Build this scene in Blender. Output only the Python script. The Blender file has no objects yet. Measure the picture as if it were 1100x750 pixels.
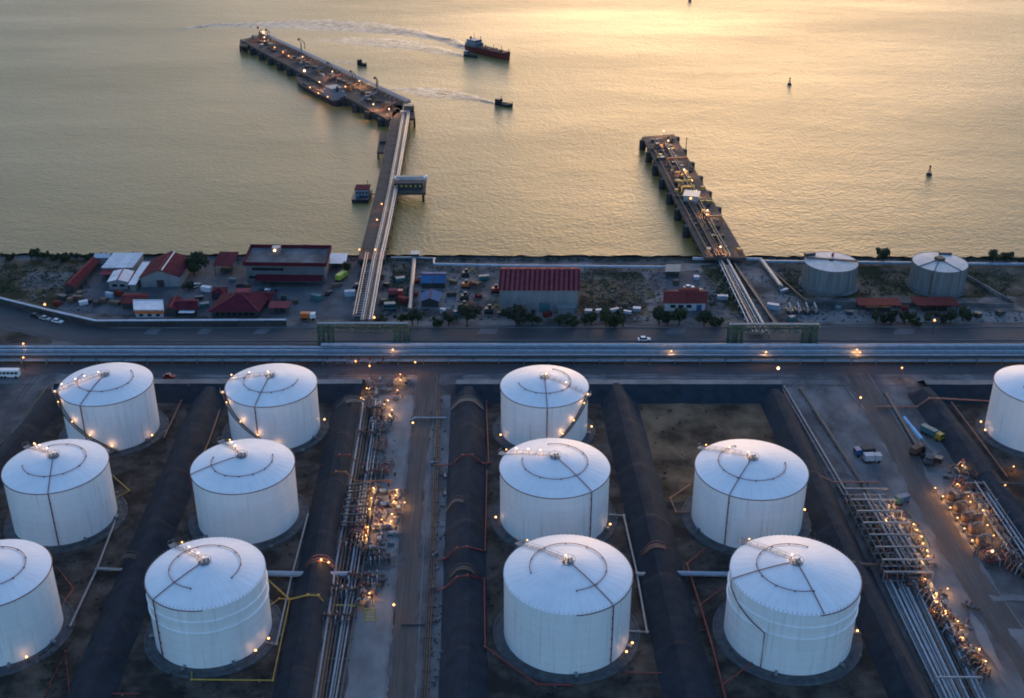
import bpy, math, random
from mathutils import Vector, Matrix, noise
R = math.radians
rnd = random.Random(7)
sc = bpy.context.scene
C = sc.collection

# ------------------------------------------------------------------ camera, sky, sun, exposure
CAM_H, PITCH, F = 200.0, math.atan(652 / 1275), 1275.0 / 1100.0
cam = bpy.data.cameras.new('camera'); cam.sensor_width = 36; cam.lens = 36 * F
cam.clip_start = 1; cam.clip_end = 200000
co = bpy.data.objects.new('camera', cam); C.objects.link(co)
co.location = (0, 0, CAM_H); co.rotation_euler = (R(90) - PITCH, 0, 0)
sc.camera = co

SUN_EL, SUN_AZ = 3.7, 9.0            # degrees; azimuth to the right of straight ahead
w = bpy.data.worlds.new('World'); sc.world = w; w.use_nodes = True
nt = w.node_tree; bgn = nt.nodes['Background']
sky = nt.nodes.new('ShaderNodeTexSky'); sky.sky_type = 'NISHITA'; sky.sun_disc = False
sky.sun_elevation = R(SUN_EL); sky.sun_rotation = R(SUN_AZ); sky.altitude = 10
sky.air_density = 1.0; sky.dust_density = 2.0; sky.ozone_density = 3.1
nt.links.new(sky.outputs[0], bgn.inputs[0]); bgn.inputs[1].default_value = 0.15
sl = bpy.data.lights.new('sun', 'SUN'); sl.energy = 0.03; sl.angle = R(25); sl.color = (1.0, 0.72, 0.45)
so = bpy.data.objects.new('sun', sl); C.objects.link(so); so.location = (0, 0, 300)
sd = Vector((math.sin(R(SUN_AZ)) * math.cos(R(6)), math.cos(R(SUN_AZ)) * math.cos(R(6)), math.sin(R(6))))
so.rotation_euler = sd.to_track_quat('Z', 'Y').to_euler()
sc.view_settings.view_transform = 'Standard'; sc.view_settings.look = 'None'
sc.view_settings.exposure = 2.27; sc.view_settings.gamma = 1
WB = (6900, 19)
if WB: sc.view_settings.use_white_balance = True; sc.view_settings.white_balance_temperature, sc.view_settings.white_balance_tint = WB
sc.render.engine = 'CYCLES'
sc.cycles.use_denoising = True
sc.cycles.max_bounces = 5; sc.cycles.diffuse_bounces = 2; sc.cycles.glossy_bounces = 3
sc.cycles.use_light_tree = True; sc.cycles.sample_clamp_indirect = 4
sc.cycles.filter_width = 1.9

def at(px, py, z=0.0):
    """survey point: where the sight line through that point of the photograph meets the level z"""
    dx, dy = (px - 550) / 1275.0, (375 - py) / 1275.0
    d = Vector((dx, math.cos(PITCH) + dy * math.sin(PITCH), -math.sin(PITCH) + dy * math.cos(PITCH)))
    t = (z - CAM_H) / d.z
    return Vector((0, 0, CAM_H)) + d * t

# ------------------------------------------------------------------ materials
M = {}
def mat(name, col, rough=.7, var=.25, scale=.4, metal=0., bump=0., bscale=3., rnd_obj=0., col2=None, detail=6, scl=(1, 1, 1), spec=.5, lo=.3, hi=.7):
    m = bpy.data.materials.new(name); m.use_nodes = True; M[name] = m
    n = m.node_tree; b = n.nodes['Principled BSDF']; L = n.links
    b.inputs['Roughness'].default_value = rough; b.inputs['Metallic'].default_value = metal
    b.inputs['Specular IOR Level'].default_value = spec
    geo = n.nodes.new('ShaderNodeNewGeometry'); mp = n.nodes.new('ShaderNodeMapping')
    mp.inputs['Scale'].default_value = scl; L.new(geo.outputs['Position'], mp.inputs['Vector'])
    t = n.nodes.new('ShaderNodeTexNoise'); t.inputs['Scale'].default_value = scale; t.inputs['Detail'].default_value = detail
    t.inputs['Roughness'].default_value = .62
    L.new(mp.outputs[0], t.inputs['Vector'])
    r = n.nodes.new('ShaderNodeValToRGB'); L.new(t.outputs['Fac'], r.inputs[0])
    r.color_ramp.elements[0].position = lo; r.color_ramp.elements[1].position = hi
    c2 = col2 or tuple(min(1, c * (1 + var)) for c in col)
    c1 = tuple(c * (1 - var) for c in col) if col2 is None else col
    r.color_ramp.elements[0].color = (*c1, 1); r.color_ramp.elements[1].color = (*c2, 1)
    out = r.outputs[0]
    if rnd_obj:
        oi = n.nodes.new('ShaderNodeObjectInfo'); mr = n.nodes.new('ShaderNodeMapRange')
        mr.inputs[3].default_value = 1 - rnd_obj; mr.inputs[4].default_value = 1 + rnd_obj
        L.new(oi.outputs['Random'], mr.inputs[0])
        mx = n.nodes.new('ShaderNodeVectorMath'); mx.operation = 'SCALE'
        L.new(out, mx.inputs[0]); L.new(mr.outputs[0], mx.inputs['Scale']); out = mx.outputs[0]
    L.new(out, b.inputs['Base Color'])
    if bump:
        t2 = n.nodes.new('ShaderNodeTexNoise'); t2.inputs['Scale'].default_value = bscale; t2.inputs['Detail'].default_value = 5
        L.new(geo.outputs['Position'], t2.inputs['Vector'])
        bp = n.nodes.new('ShaderNodeBump'); bp.inputs['Strength'].default_value = .6; bp.inputs['Distance'].default_value = bump
        L.new(t2.outputs['Fac'], bp.inputs['Height']); L.new(bp.outputs[0], b.inputs['Normal'])
    return m

mat('tank_shell', (.82, .82, .83), .42, .05, .5, scl=(1, 1, .12), rnd_obj=.015, bump=.02, bscale=.6)
n = M['tank_shell'].node_tree; L = n.links; b = n.nodes['Principled BSDF']; src = b.inputs['Base Color'].links[0].from_socket
g_ = n.nodes.new('ShaderNodeNewGeometry'); mp = n.nodes.new('ShaderNodeMapping'); mp.inputs['Scale'].default_value = (1.1, 1.1, .05); L.new(g_.outputs['Position'], mp.inputs['Vector'])
t = n.nodes.new('ShaderNodeTexNoise'); t.inputs['Scale'].default_value = 1.0; t.inputs['Detail'].default_value = 6; L.new(mp.outputs[0], t.inputs['Vector'])
mr_ = n.nodes.new('ShaderNodeMapRange'); mr_.inputs[1].default_value = .58; mr_.inputs[2].default_value = .78; mr_.inputs[4].default_value = .55; L.new(t.outputs['Fac'], mr_.inputs[0])
mx = n.nodes.new('ShaderNodeMixRGB'); mx.inputs[2].default_value = (.46, .40, .34, 1); L.new(mr_.outputs[0], mx.inputs[0]); L.new(src, mx.inputs[1]); L.new(mx.outputs[0], b.inputs['Base Color'])
mat('tank_roof', (.82, .82, .83), .5, .05, .25, rnd_obj=.012)
mat('old_tank_shell', (.16, .18, .19), .6, .3, .6, scl=(1, 1, .08), rnd_obj=.03)
mat('old_tank_roof', (.55, .52, .5), .6, .15, .3, rnd_obj=.06)
mat('red_pipe', (.24, .035, .028), .5, .25, 1.5)
mat('dark_red_pipe', (.17, .032, .03), .55, .25, 1.5)
mat('salmon_pipe', (.34, .12, .08), .55, .2, 1.5)
mat('yellow_pipe', (.45, .28, .05), .5, .2, 1.5)
mat('orange_pipe', (.38, .12, .03), .5, .2, 1.5)
mat('steel', (.20, .22, .24), .45, .25, 1.2, metal=.35, rnd_obj=.2)
mat('pale_pipe', (.27, .27, .27), .45, .2, .8, metal=.2, rnd_obj=.18)
mat('blue_pipe', (.20, .28, .34), .4, .22, .6, metal=.3, rnd_obj=.25)
mat('dark_steel', (.05, .055, .06), .5, .35, 1.2, metal=.3, rnd_obj=.25)
mat('rust_steel', (.11, .07, .05), .7, .4, 1.2, rnd_obj=.2)
mat('green_steel', (.045, .10, .075), .55, .35, .8, rnd_obj=.2)
mat('concrete', (.075, .075, .078), .9, .38, .1, bump=.06, bscale=2, rnd_obj=.1, col2=(.21, .205, .205), detail=12, lo=.38, hi=.66, scl=(1, .55, 1), spec=.2)
mat('light_concrete', (.14, .14, .142), .9, .3, .13, rnd_obj=.1, col2=(.25, .245, .24), detail=12, lo=.36, hi=.66, scl=(1, .5, 1), spec=.2)
mat('ringwall', (.075, .08, .085), .9, .4, .5)
mat('asphalt', (.055, .057, .062), .8, .35, .1, scl=(.25, 1.5, 1), bump=.03, bscale=5, rnd_obj=.12)
mat('track', (.088, .072, .064), .9, .4, .18, scl=(2.0, .25, 1), bump=.04, bscale=3)
mat('patch', (.11, .115, .12), .85, .3, .5)
mat('liner', (.020, .030, .041), .85, .3, .3, bump=.05, bscale=1.2, rnd_obj=.1, spec=.2)
mat('soil', (.030, .025, .022), .95, .3, .11, bump=.25, bscale=.8, col2=(.115, .093, .076), detail=11, lo=.42, hi=.66, spec=.2)
mat('dry_soil', (.04, .027, .018), .95, .3, .06, bump=.25, bscale=.8, col2=(.21, .135, .08), detail=11, lo=.4, hi=.62, spec=.2)
mat('yard', (.06, .055, .052), .95, .3, .06, bump=.15, bscale=.9, col2=(.26, .22, .20), detail=12, lo=.42, hi=.62, spec=.2)
mat('yard_asphalt', (.075, .08, .088), .9, .3, .1, bump=.06, bscale=2, col2=(.15, .15, .155), detail=12, lo=.4, hi=.7, spec=.2)
mat('grass_soil', (.02, .026, .010), .95, .3, .07, bump=.3, bscale=1.2, col2=(.17, .13, .10), detail=12, lo=.42, hi=.62, spec=.2)
mat('plant_ground', (.06, .06, .062), .9, .4, .07, bump=.1, bscale=1.2, col2=(.16, .15, .148), detail=12, lo=.4, hi=.64, spec=.2)
mat('revetment', (.035, .033, .032), .9, .5, .5, bump=.8, bscale=.9)
mat('red_roof', (.105, .018, .029), .9, .2, .4, rnd_obj=.14, spec=.1)
mat('red_roof_light', (.24, .055, .065), .9, .2, .4, rnd_obj=.1, spec=.1)
mat('rust_red_roof', (.17, .036, .032), .9, .25, .5, rnd_obj=.12, spec=.1)
mat('white_sheet', (.55, .57, .6), .5, .15, .5, rnd_obj=.12)
mat('white_paint', (.75, .75, .74), .5, .08, .8)
mat('grey_wall', (.19, .205, .22), .8, .2, .3, scl=(1, 1, .3), rnd_obj=.06)
mat('office_wall', (.10, .112, .13), .8, .2, .3)
mat('white_wall', (.5, .5, .5), .8, .15, .4)
mat('teal', (.04, .14, .155), .5, .2, .8)
mat('blue_tarp', (.015, .10, .22), .9, .25, .6, bump=.1, bscale=1, rnd_obj=.15)
mat('coping_blue', (.28, .36, .44), .5, .2, .4, rnd_obj=.1)
mat('dark_wall', (.04, .042, .045), .8, .3, .5, rnd_obj=.2)
mat('orange', (.6, .14, .03), .5, .2, .8)
mat('yellow', (.38, .24, .03), .5, .2, .8)
mat('lime', (.34, .42, .05), .5, .2, .8)
mat('blue_paint', (.03, .09, .22), .4, .2, .8)
mat('sky_blue_paint', (.22, .5, .75), .4, .15, .8)
mat('hull_dark', (.018, .022, .035), .5, .3, .4)
mat('hull_red', (.12, .025, .025), .5, .3, .4)
mat('ship_deck', (.18, .04, .035), .7, .3, .6)
mat('ship_house', (.16, .19, .23), .5, .2, .5)
mat('jetty_deck', (.075, .055, .045), .9, .35, .2, bump=.04, rnd_obj=.12)
mat('jetty_side', (.035, .034, .036), .9, .4, .4)
mat('glass', (.015, .02, .025), .12, .1, .5)
mat('tyre', (.012, .012, .013), .8, .2, 1)
mat('red_paint', (.35, .03, .03), .45, .15, .8)
mat('black_paint', (.02, .021, .025), .35, .15, .8)
mat('silver_paint', (.4, .41, .42), .35, .15, .8)
mat('bark', (.05, .038, .028), .9, .3, 2)
mat('leaf', (.012, .022, .007), .8, .3, .8, col2=(.035, .048, .014), rnd_obj=.3)
mat('leaf_dark', (.010, .018, .008), .8, .3, .8, col2=(.028, .038, .014), rnd_obj=.3)

def emis(name, col, s):
    m = bpy.data.materials.new(name); m.use_nodes = True; M[name] = m
    n = m.node_tree; b = n.nodes['Principled BSDF']
    b.inputs['Base Color'].default_value = (.8, .7, .5, 1)
    b.inputs['Emission Color'].default_value = (*col, 1); b.inputs['Emission Strength'].default_value = s
    m.cycles.emission_sampling = 'NONE'
emis('bulb_warm', (1, .45, .12), 1.1)
emis('bulb_white', (1, .60, .30), 1.0)
emis('bulb_orange', (1, .36, .08), 1.0)

# water: deep murky harbour water, wind ripples over longer swell
m = bpy.data.materials.new('water'); m.use_nodes = True; M['water'] = m
n = m.node_tree; b = n.nodes['Principled BSDF']; L = n.links
b.inputs['Base Color'].default_value = (.27, .19, .065, 1)
b.inputs['IOR'].default_value = 1.33; b.inputs['Specular IOR Level'].default_value = .29
geo = n.nodes.new('ShaderNodeNewGeometry')
mp = n.nodes.new('ShaderNodeMapping'); mp.inputs['Scale'].default_value = (.004, .012, 1); mp.inputs['Rotation'].default_value = (0, 0, .2)
L.new(geo.outputs['Position'], mp.inputs['Vector'])
t = n.nodes.new('ShaderNodeTexNoise'); t.inputs['Scale'].default_value = 1; t.inputs['Detail'].default_value = 5; L.new(mp.outputs[0], t.inputs['Vector'])
mr_ = n.nodes.new('ShaderNodeMapRange'); mr_.inputs[1].default_value = .3; mr_.inputs[2].default_value = .7; mr_.inputs[3].default_value = .33; mr_.inputs[4].default_value = .43
L.new(t.outputs['Fac'], mr_.inputs[0]); L.new(mr_.outputs[0], b.inputs['Roughness'])     # wind patches and slicks
prev = None
for sx, sy, rot, dist, det in ((.012, .022, .3, .8, 3), (.11, .17, -.35, .2, 4), (.5, .62, .25, .34, 3)):
    mp = n.nodes.new('ShaderNodeMapping'); mp.inputs['Scale'].default_value = (sx, sy, 1); mp.inputs['Rotation'].default_value = (0, 0, rot)
    L.new(geo.outputs['Position'], mp.inputs['Vector'])
    t = n.nodes.new('ShaderNodeTexNoise'); t.inputs['Scale'].default_value = 1; t.inputs['Detail'].default_value = det
    L.new(mp.outputs[0], t.inputs['Vector'])
    bp = n.nodes.new('ShaderNodeBump'); bp.inputs['Strength'].default_value = 1.0; bp.inputs['Distance'].default_value = dist
    L.new(t.outputs['Fac'], bp.inputs['Height'])
    if prev: L.new(prev.outputs[0], bp.inputs['Normal'])
    prev = bp
L.new(prev.outputs[0], b.inputs['Normal'])

wf = M['water'].copy(); wf.name = 'wake_foam'; M['wake_foam'] = wf
n = wf.node_tree; b = n.nodes['Principled BSDF']; L = n.links
t = n.nodes.new('ShaderNodeTexNoise'); t.inputs['Scale'].default_value = .22; t.inputs['Detail'].default_value = 8
g_ = n.nodes.new('ShaderNodeNewGeometry'); L.new(g_.outputs['Position'], t.inputs['Vector'])
r = n.nodes.new('ShaderNodeValToRGB'); L.new(t.outputs['Fac'], r.inputs[0])
r.color_ramp.elements[0].position = .38; r.color_ramp.elements[0].color = (.13, .10, .065, 1)
r.color_ramp.elements[1].position = .62; r.color_ramp.elements[1].color = (.44, .36, .27, 1)
L.new(r.outputs[0], b.inputs['Base Color'])
# ------------------------------------------------------------------ mesh helpers
class MB:
    def __init__(s): s.v = []; s.f = []
    def add(s, vs, fs):
        k = len(s.v); s.v += [Vector(v) for v in vs]; s.f += [tuple(i + k for i in f) for f in fs]; return s
    def box(s, c, size, rz=0, rx=0):
        hx, hy, hz = size[0] / 2, size[1] / 2, size[2] / 2
        mt = Matrix.Rotation(rz, 3, 'Z') @ Matrix.Rotation(rx, 3, 'X'); c = Vector(c)
        vs = [c + mt @ Vector((x, y, z)) for z in (-hz, hz) for x, y in ((-hx, -hy), (hx, -hy), (hx, hy), (-hx, hy))]
        return s.add(vs, [(3, 2, 1, 0), (4, 5, 6, 7), (0, 1, 5, 4), (1, 2, 6, 5), (2, 3, 7, 6), (3, 0, 4, 7)])
    def prism(s, poly, z0, z1):
        n = len(poly); vs = [(p[0], p[1], z0) for p in poly] + [(p[0], p[1], z1) for p in poly]
        a = sum(poly[i][0] * poly[(i + 1) % n][1] - poly[(i + 1) % n][0] * poly[i][1] for i in range(n))
        o = list(range(n))
        fs = [tuple(reversed(o)), tuple(i + n for i in o)] + [(i, (i + 1) % n, (i + 1) % n + n, i + n) for i in o]
        if a < 0: fs = [tuple(reversed(f)) for f in fs]
        return s.add(vs, fs)
    def sheet(s, poly):
        a = sum(poly[i][0] * poly[(i + 1) % len(poly)][1] - poly[(i + 1) % len(poly)][0] * poly[i][1] for i in range(len(poly)))
        f = tuple(range(len(poly)))
        return s.add(poly, [f if a > 0 else tuple(reversed(f))])
    def tube(s, pts, r, n=8, closed=False):
        pts = [Vector(p) for p in pts]; N = len(pts); vs = []
        rr = r if isinstance(r, (list, tuple)) else [r] * N
        for i, p in enumerate(pts):
            if closed: d = pts[(i + 1) % N] - pts[i - 1]
            else: d = (pts[min(i + 1, N - 1)] - pts[max(i - 1, 0)])
            d.normalize()
            u = d.cross(Vector((0, 0, 1)))
            if u.length < .05: u = d.cross(Vector((0, 1, 0)))
            u.normalize(); q = u.cross(d)
            for k in range(n):
                a = 2 * math.pi * k / n + math.pi / n
                vs.append(p + (u * math.cos(a) + q * math.sin(a)) * rr[i])
        fs = []
        for i in range(N if closed else N - 1):
            j = (i + 1) % N
            for k in range(n): fs.append((i * n + k, i * n + (k + 1) % n, j * n + (k + 1) % n, j * n + k))
        if not closed: fs += [tuple(reversed(range(n))), tuple((N - 1) * n + k for k in range(n))]
        return s.add(vs, [tuple(reversed(f)) for f in fs])
    def lathe(s, prof, n=24, c=(0, 0, 0), cap=True):
        vs = []; c = Vector(c)
        for r, z in prof:
            for k in range(n):
                a = 2 * math.pi * k / n; vs.append(c + Vector((r * math.cos(a), r * math.sin(a), z)))
        fs = []
        for i in range(len(prof) - 1):
            for k in range(n): fs.append((i * n + k, i * n + (k + 1) % n, (i + 1) * n + (k + 1) % n, (i + 1) * n + k))
        if cap: fs += [tuple(reversed(range(n))), tuple((len(prof) - 1) * n + k for k in range(n))]
        return s.add(vs, fs)
    def bar(s, a, b_, t=.2, t2=None):
        return s.tube([a, b_], [t * .7071, (t2 or t) * .7071], 4)
    def build(s, name, m, parent=None, smooth=False, base=None):
        me = bpy.data.meshes.new(name)
        vs = s.v
        if parent is not None:
            off = wloc(parent); vs = [v - off for v in vs]; loc = (0, 0, 0)
        else:
            if base is None:
                xs = [v.x for v in vs]; ys = [v.y for v in vs]
                base = Vector(((min(xs) + max(xs)) / 2, (min(ys) + max(ys)) / 2, min(v.z for v in vs)))
            loc = base; vs = [v - Vector(base) for v in vs]
        me.from_pydata([tuple(v) for v in vs], [], s.f); me.update()
        if smooth:
            me.polygons.foreach_set('use_smooth', [True] * len(me.polygons))
            try: me.set_sharp_from_angle(angle=R(40))
            except Exception: pass
        me.materials.append(M[m] if isinstance(m, str) else m)
        o = bpy.data.objects.new(name, me); C.objects.link(o)
        if parent is not None: o.parent = parent
        else: o.location = loc
        return o

WL = {}
def wloc(o):
    v = Vector((0, 0, 0))
    while o is not None: v += o.location; o = o.parent
    return v
def tag(o, label, cat, group=None):
    o['label'] = label; o['category'] = cat
    if group: o['group'] = group
    return o
def thing(name, label, cat, loc, group=None, rz=0):
    o = bpy.data.objects.new(name, None); C.objects.link(o); o.location = loc; o.rotation_euler = (0, 0, rz)
    o.empty_display_size = .5
    return tag(o, label, cat, group)
def struct(name, mb, m, smooth=False):
    o = mb.build(name, m, smooth=smooth); o['kind'] = 'structure'; return o

TREE = {}
def copy_tree(src, parent=None):
    """copy of a thing with its parts and sub-parts"""
    c = src.copy(); C.objects.link(c); c.parent = parent
    for ch in TREE[src.name]:
        copy_tree(ch, c)
    return c
def index_tree(src):
    ch = [o for o in C.objects if o.parent is src]; TREE[src.name] = ch
    for o in ch: index_tree(o)
def lamp_data(name, e, col, rad=.3):
    l = bpy.data.lights.new(name, 'POINT'); l.energy = e; l.color = col; l.shadow_soft_size = rad; return l
K_L = 0.45
LD = {'warm': lamp_data('warm_light', 300 * K_L, (1, .50, .17)), 'white': lamp_data('white_light', 1600 * K_L, (1, .80, .6)),
      'orange': lamp_data('orange_light', 1200 * K_L, (1, .42, .12)), 'stair': lamp_data('stair_light', 50 * K_L, (1, .60, .28)),
      'roof': lamp_data('roof_light', 90 * K_L, (1, .60, .30)), 'jetty': lamp_data('jetty_light', 15000 * K_L, (1, .55, .22)), 'flood': lamp_data('flood_light', 30000 * K_L, (1, .6, .25)), 'foot': lamp_data('foot_light', 120 * K_L, (1, .55, .2))}
def light_child(kind, parent, wpos):
    o = bpy.data.objects.new('light', LD[kind]); C.objects.link(o); o.parent = parent; o.location = Vector(wpos) - wloc(parent); return o
def lerp(a, b_, t): return a + (b_ - a) * t

# ------------------------------------------------------------------ the setting: sea, land, roads
s0, s1 = at(0, 273.5), at(1100, 277); sdir = (s1 - s0).normalized()
SL, SR = s0 - sdir * 6000, s1 + sdir * 6000
mb = MB(); mb.sheet([(-60000, -3000, -2.6), (60000, -3000, -2.6), (60000, 90000, -2.6), (-60000, 90000, -2.6)])
struct('sea', mb, 'water')
mb = MB(); mb.prism([SL, SR, Vector((6000, -900, 0)), Vector((-6000, -900, 0))], -6, 0)
struct('ground', mb, 'plant_ground')
mb = MB()                                  # rock revetment sloping into the sea
N = 260; rows = []
for i in range(N):
    p = s0 - sdir * 160 + sdir * ((s1 - s0).length + 320) * i / (N - 1)
    q = Vector((-sdir.y, sdir.x, 0))
    rows.append([p + q * (-1.5 + j * 1.6 + rnd.uniform(-.5, .5)) + Vector((0, 0, .9 - j * .85 + rnd.uniform(-.35, .45))) for j in range(6)])
vs = [v for r_ in rows for v in r_]
mb.add(vs, [(i * 6 + j, (i + 1) * 6 + j, (i + 1) * 6 + j + 1, i * 6 + j + 1) for i in range(N - 1) for j in range(5)])
struct('rock_revetment', mb, 'revetment')

Z = .02
def area(name, m, pts, z=Z):
    P = [at(x, y, z) for x, y in pts]; Q = []
    for a, b2 in zip(P, P[1:] + P[:1]):
        k = min(160, max(1, int((b2 - a).length / 2.2))); nn = Vector((a.y - b2.y, b2.x - a.x, 0)).normalized()
        for i in range(k):
            q = lerp(a, b2, i / k); e = noise.noise(q * .11) * 1.1 + noise.noise(q * .45) * .7
            Q.append(q + nn * e * (.35 if 'road' in name or 'patch' in name else 1.0))
    mb = MB(); mb.sheet(Q); return struct(name, mb, m)
# shore yards
area('yard', 'yard', [(-260, 281), (1400, 284), (1400, 346), (1100, 347), (320, 350), (110, 350), (50, 338), (0, 324), (-260, 250 + 40)], .02)
area('yard_pavement', 'yard_asphalt', [(108, 279), (388, 277), (378, 344), (60, 336), (75, 314)], .04)
area('grass_verge', 'grass_soil', [(-260, 282), (104, 279), (70, 316), (60, 334), (0, 320), (-260, 290)], .04)
area('yard_pavement', 'concrete', [(33, 293), (78, 292), (66, 309), (22, 308)], .06)
area('grass_verge', 'grass_soil', [(618, 293), (688, 292), (704, 320), (640, 335), (622, 330)], .04)
area('yard_pavement', 'yard_asphalt', [(697, 293), (748, 291), (765, 312), (776, 341), (706, 340), (716, 318)], .04)
area('grass_verge', 'grass_soil', [(752, 285), (775, 284), (808, 336), (786, 338), (770, 314)], .05)
area('grass_verge', 'grass_soil', [(834, 284), (1066, 286), (1082, 320), (858, 320)], .04)
area('yard_pavement', 'light_concrete', [(455, 302), (486, 302), (492, 332), (448, 332)], .05)
area('yard_pavement', 'light_concrete', [(850, 335), (1000, 331), (1100, 336), (1100, 346), (860, 345)], .05)
area('grass_verge', 'dry_soil', [(620, 303), (660, 300), (690, 322), (700, 339), (640, 341), (620, 335)], .06)
area('grass_verge', 'grass_soil', [(1062, 287), (1200, 287), (1260, 318), (1085, 318)], .05)
area('grass_verge', 'grass_soil', [(424, 283), (444, 283), (440, 331), (414, 331)], .05)
# coastal road and its patches
area('road', 'asphalt', [(-400, 250 + 50), (0, 326), (52, 341), (112, 352.5), (320, 351.5), (700, 350), (1500, 347), (1500, 370), (90, 370), (58, 364), (0, 350), (-400, 300 + 30)], .10)
for a_ in ((154, 160, 174, 168), (211, 217, 229, 223), (271, 277, 291, 285), (512, 516, 536, 532), (715, 719, 738, 734), (960, 964, 984, 980)):
    area('road_patch', 'patch', [(a_[0], 359), (a_[1], 353), (a_[2], 353), (a_[3], 359)], .13)
for y in (352.3, 366.2):
    mb = MB()
    for k in range(1):
        a, b2 = at(118, y, .2), at(1200, y - 1, .2); mb.tube([a, b2], .16, 4)
    struct('kerb', mb, 'light_concrete')
area('soil_verge', 'soil', [(-400, 332), (0, 352.5), (56, 366), (56, 369), (-400, 369)], .05)
# service road behind the pipe rack, strip in front of the dike
area('service_road', 'asphalt', [(-400, 388), (1500, 390), (1500, 402), (-400, 400)], .05)
area('service_strip', 'concrete', [(-400, 401.5), (725, 402.5), (1500, 403.5), (1500, 414), (-400, 411.5)], .06)
# central lane between the dikes
area('concrete_apron', 'light_concrete', [(398, 425), (446, 425), (437, 505), (430, 560), (416, 760), (368, 760), (376, 700), (392, 600), (400, 520)], .04)
area('concrete_apron', 'concrete', [(462, 425), (488, 425), (481, 550), (475, 760), (440, 760), (452, 560)], .04)
area('lane', 'track', [(446, 400), (474, 400), (457, 500), (453, 560), (442, 760), (416, 760), (433, 560), (440, 500)], .08)
# right lane
area('concrete_apron', 'concrete', [(835, 415), (985, 415), (1008, 470), (1030, 505), (1018, 540), (1075, 640), (1180, 790), (1060, 790), (1000, 640), (940, 540), (905, 500)], .04)
area('lane', 'track', [(906, 400), (932, 400), (968, 458), (1012, 540), (1058, 618), (1120, 700), (1150, 740), (1110, 745), (1080, 702), (1030, 625), (990, 550), (950, 478)], .08)
area('concrete_pad', 'light_concrete', [(1062, 639), (1120, 640), (1120, 646), (1066, 646)], .12)
area('concrete_pad', 'light_concrete', [(1083, 676), (1100, 676), (1140, 720), (1118, 722)], .12)
area('concrete_pad', 'light_concrete', [(994, 508), (1006, 508), (1020, 540), (1012, 542)], .12)
area('concrete_pad', 'light_concrete', [(1036, 640), (1052, 668), (1080, 720), (1095, 748), (1088, 750), (1070, 722), (1044, 672)], .12)
area('concrete_pad', 'concrete', [(386, 609), (436, 592), (434, 608), (386, 614)], .12)
def strip(name, m, path, off, wid, z, wob=.15):
    P = [at(x, y, z) for x, y in path]; pts = []
    for a, b2 in zip(P[:-1], P[1:]):
        k = max(2, int((b2 - a).length / 2)); pts += [lerp(a, b2, i / k) for i in range(k)]
    pts.append(P[-1]); mb = MB(); vs = []
    for i, p in enumerate(pts):
        d = (pts[min(i + 1, len(pts) - 1)] - pts[max(0, i - 1)]).normalized(); u = Vector((d.y, -d.x, 0)); e = noise.noise(p * .08 + Vector((off, 0, 0))) * wob
        vs += [p + u * (off - wid / 2 + e), p + u * (off + wid / 2 + e)]
    mb.add(vs, [(i * 2, i * 2 + 1, i * 2 + 3, i * 2 + 2) for i in range(len(pts) - 1)]); return struct(name, mb, m)
CL = [(459, 403), (449, 500), (443, 560), (429.5, 758)]; RL = [(920, 402), (955, 462), (1000, 542), (1046, 622), (1098, 702), (1128, 745)]
for o_ in (-1.5, -.2, .9, 2.0): strip('tyre_track', 'asphalt', CL, o_, .35, .11, .6); strip('tyre_track', 'asphalt', RL, o_, .4, .11, .9)
for o_ in (-3.6, 3.6): strip('kerb', 'light_concrete', CL, o_, .3, .2, .05)
strip('kerb', 'light_concrete', RL, -4.4, .3, .2, .1)
for pth in ([(500, 404), (700, 405), (980, 406)], [(120, 403), (300, 404), (440, 404)], [(40, 400), (24, 425), (5, 450)], [(905, 410), (960, 478), (990, 520)]):
    for o_ in (-.9, .9): strip('tyre_track', 'asphalt', pth, o_, .4, .12, 1.2)
for pth, o_ in (([(396, 425), (390, 560), (372, 758)], 6.0), ([(470, 425), (458, 560), (447, 758)], 3.5)): strip('drain', 'dark_wall', pth, o_, .5, .1, .05)
for y_, a0_, a1_ in ((359, 330, 1200),):                          # worn dashes on the coastal road
    for k in range(60):
        x_ = a0_ + k * 14; strip('road_dash', 'patch', [(x_, y_), (x_ + 5, y_)], 0, .18, .14, .02)
# ------------------------------------------------------------------ bund floors
area('bund_floor', 'soil', [(60, 423), (240, 424), (90, 770), (-320, 770)], .03)
area('bund_floor', 'soil', [(222, 424), (382, 424), (312, 770), (80, 770)], .03)
area('bund_floor', 'soil', [(500, 424), (668, 424), (745, 770), (497, 770)], .03)
area('bund_floor', 'dry_soil', [(664, 424), (818, 424), (868, 530), (700, 540)], .05)
area('bund_floor', 'soil', [(662, 424), (836, 424), (998, 770), (740, 770)], .03)
area('bund_floor', 'soil', [(985, 424), (1240, 424), (1400, 640), (1130, 640)], .03)

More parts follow.
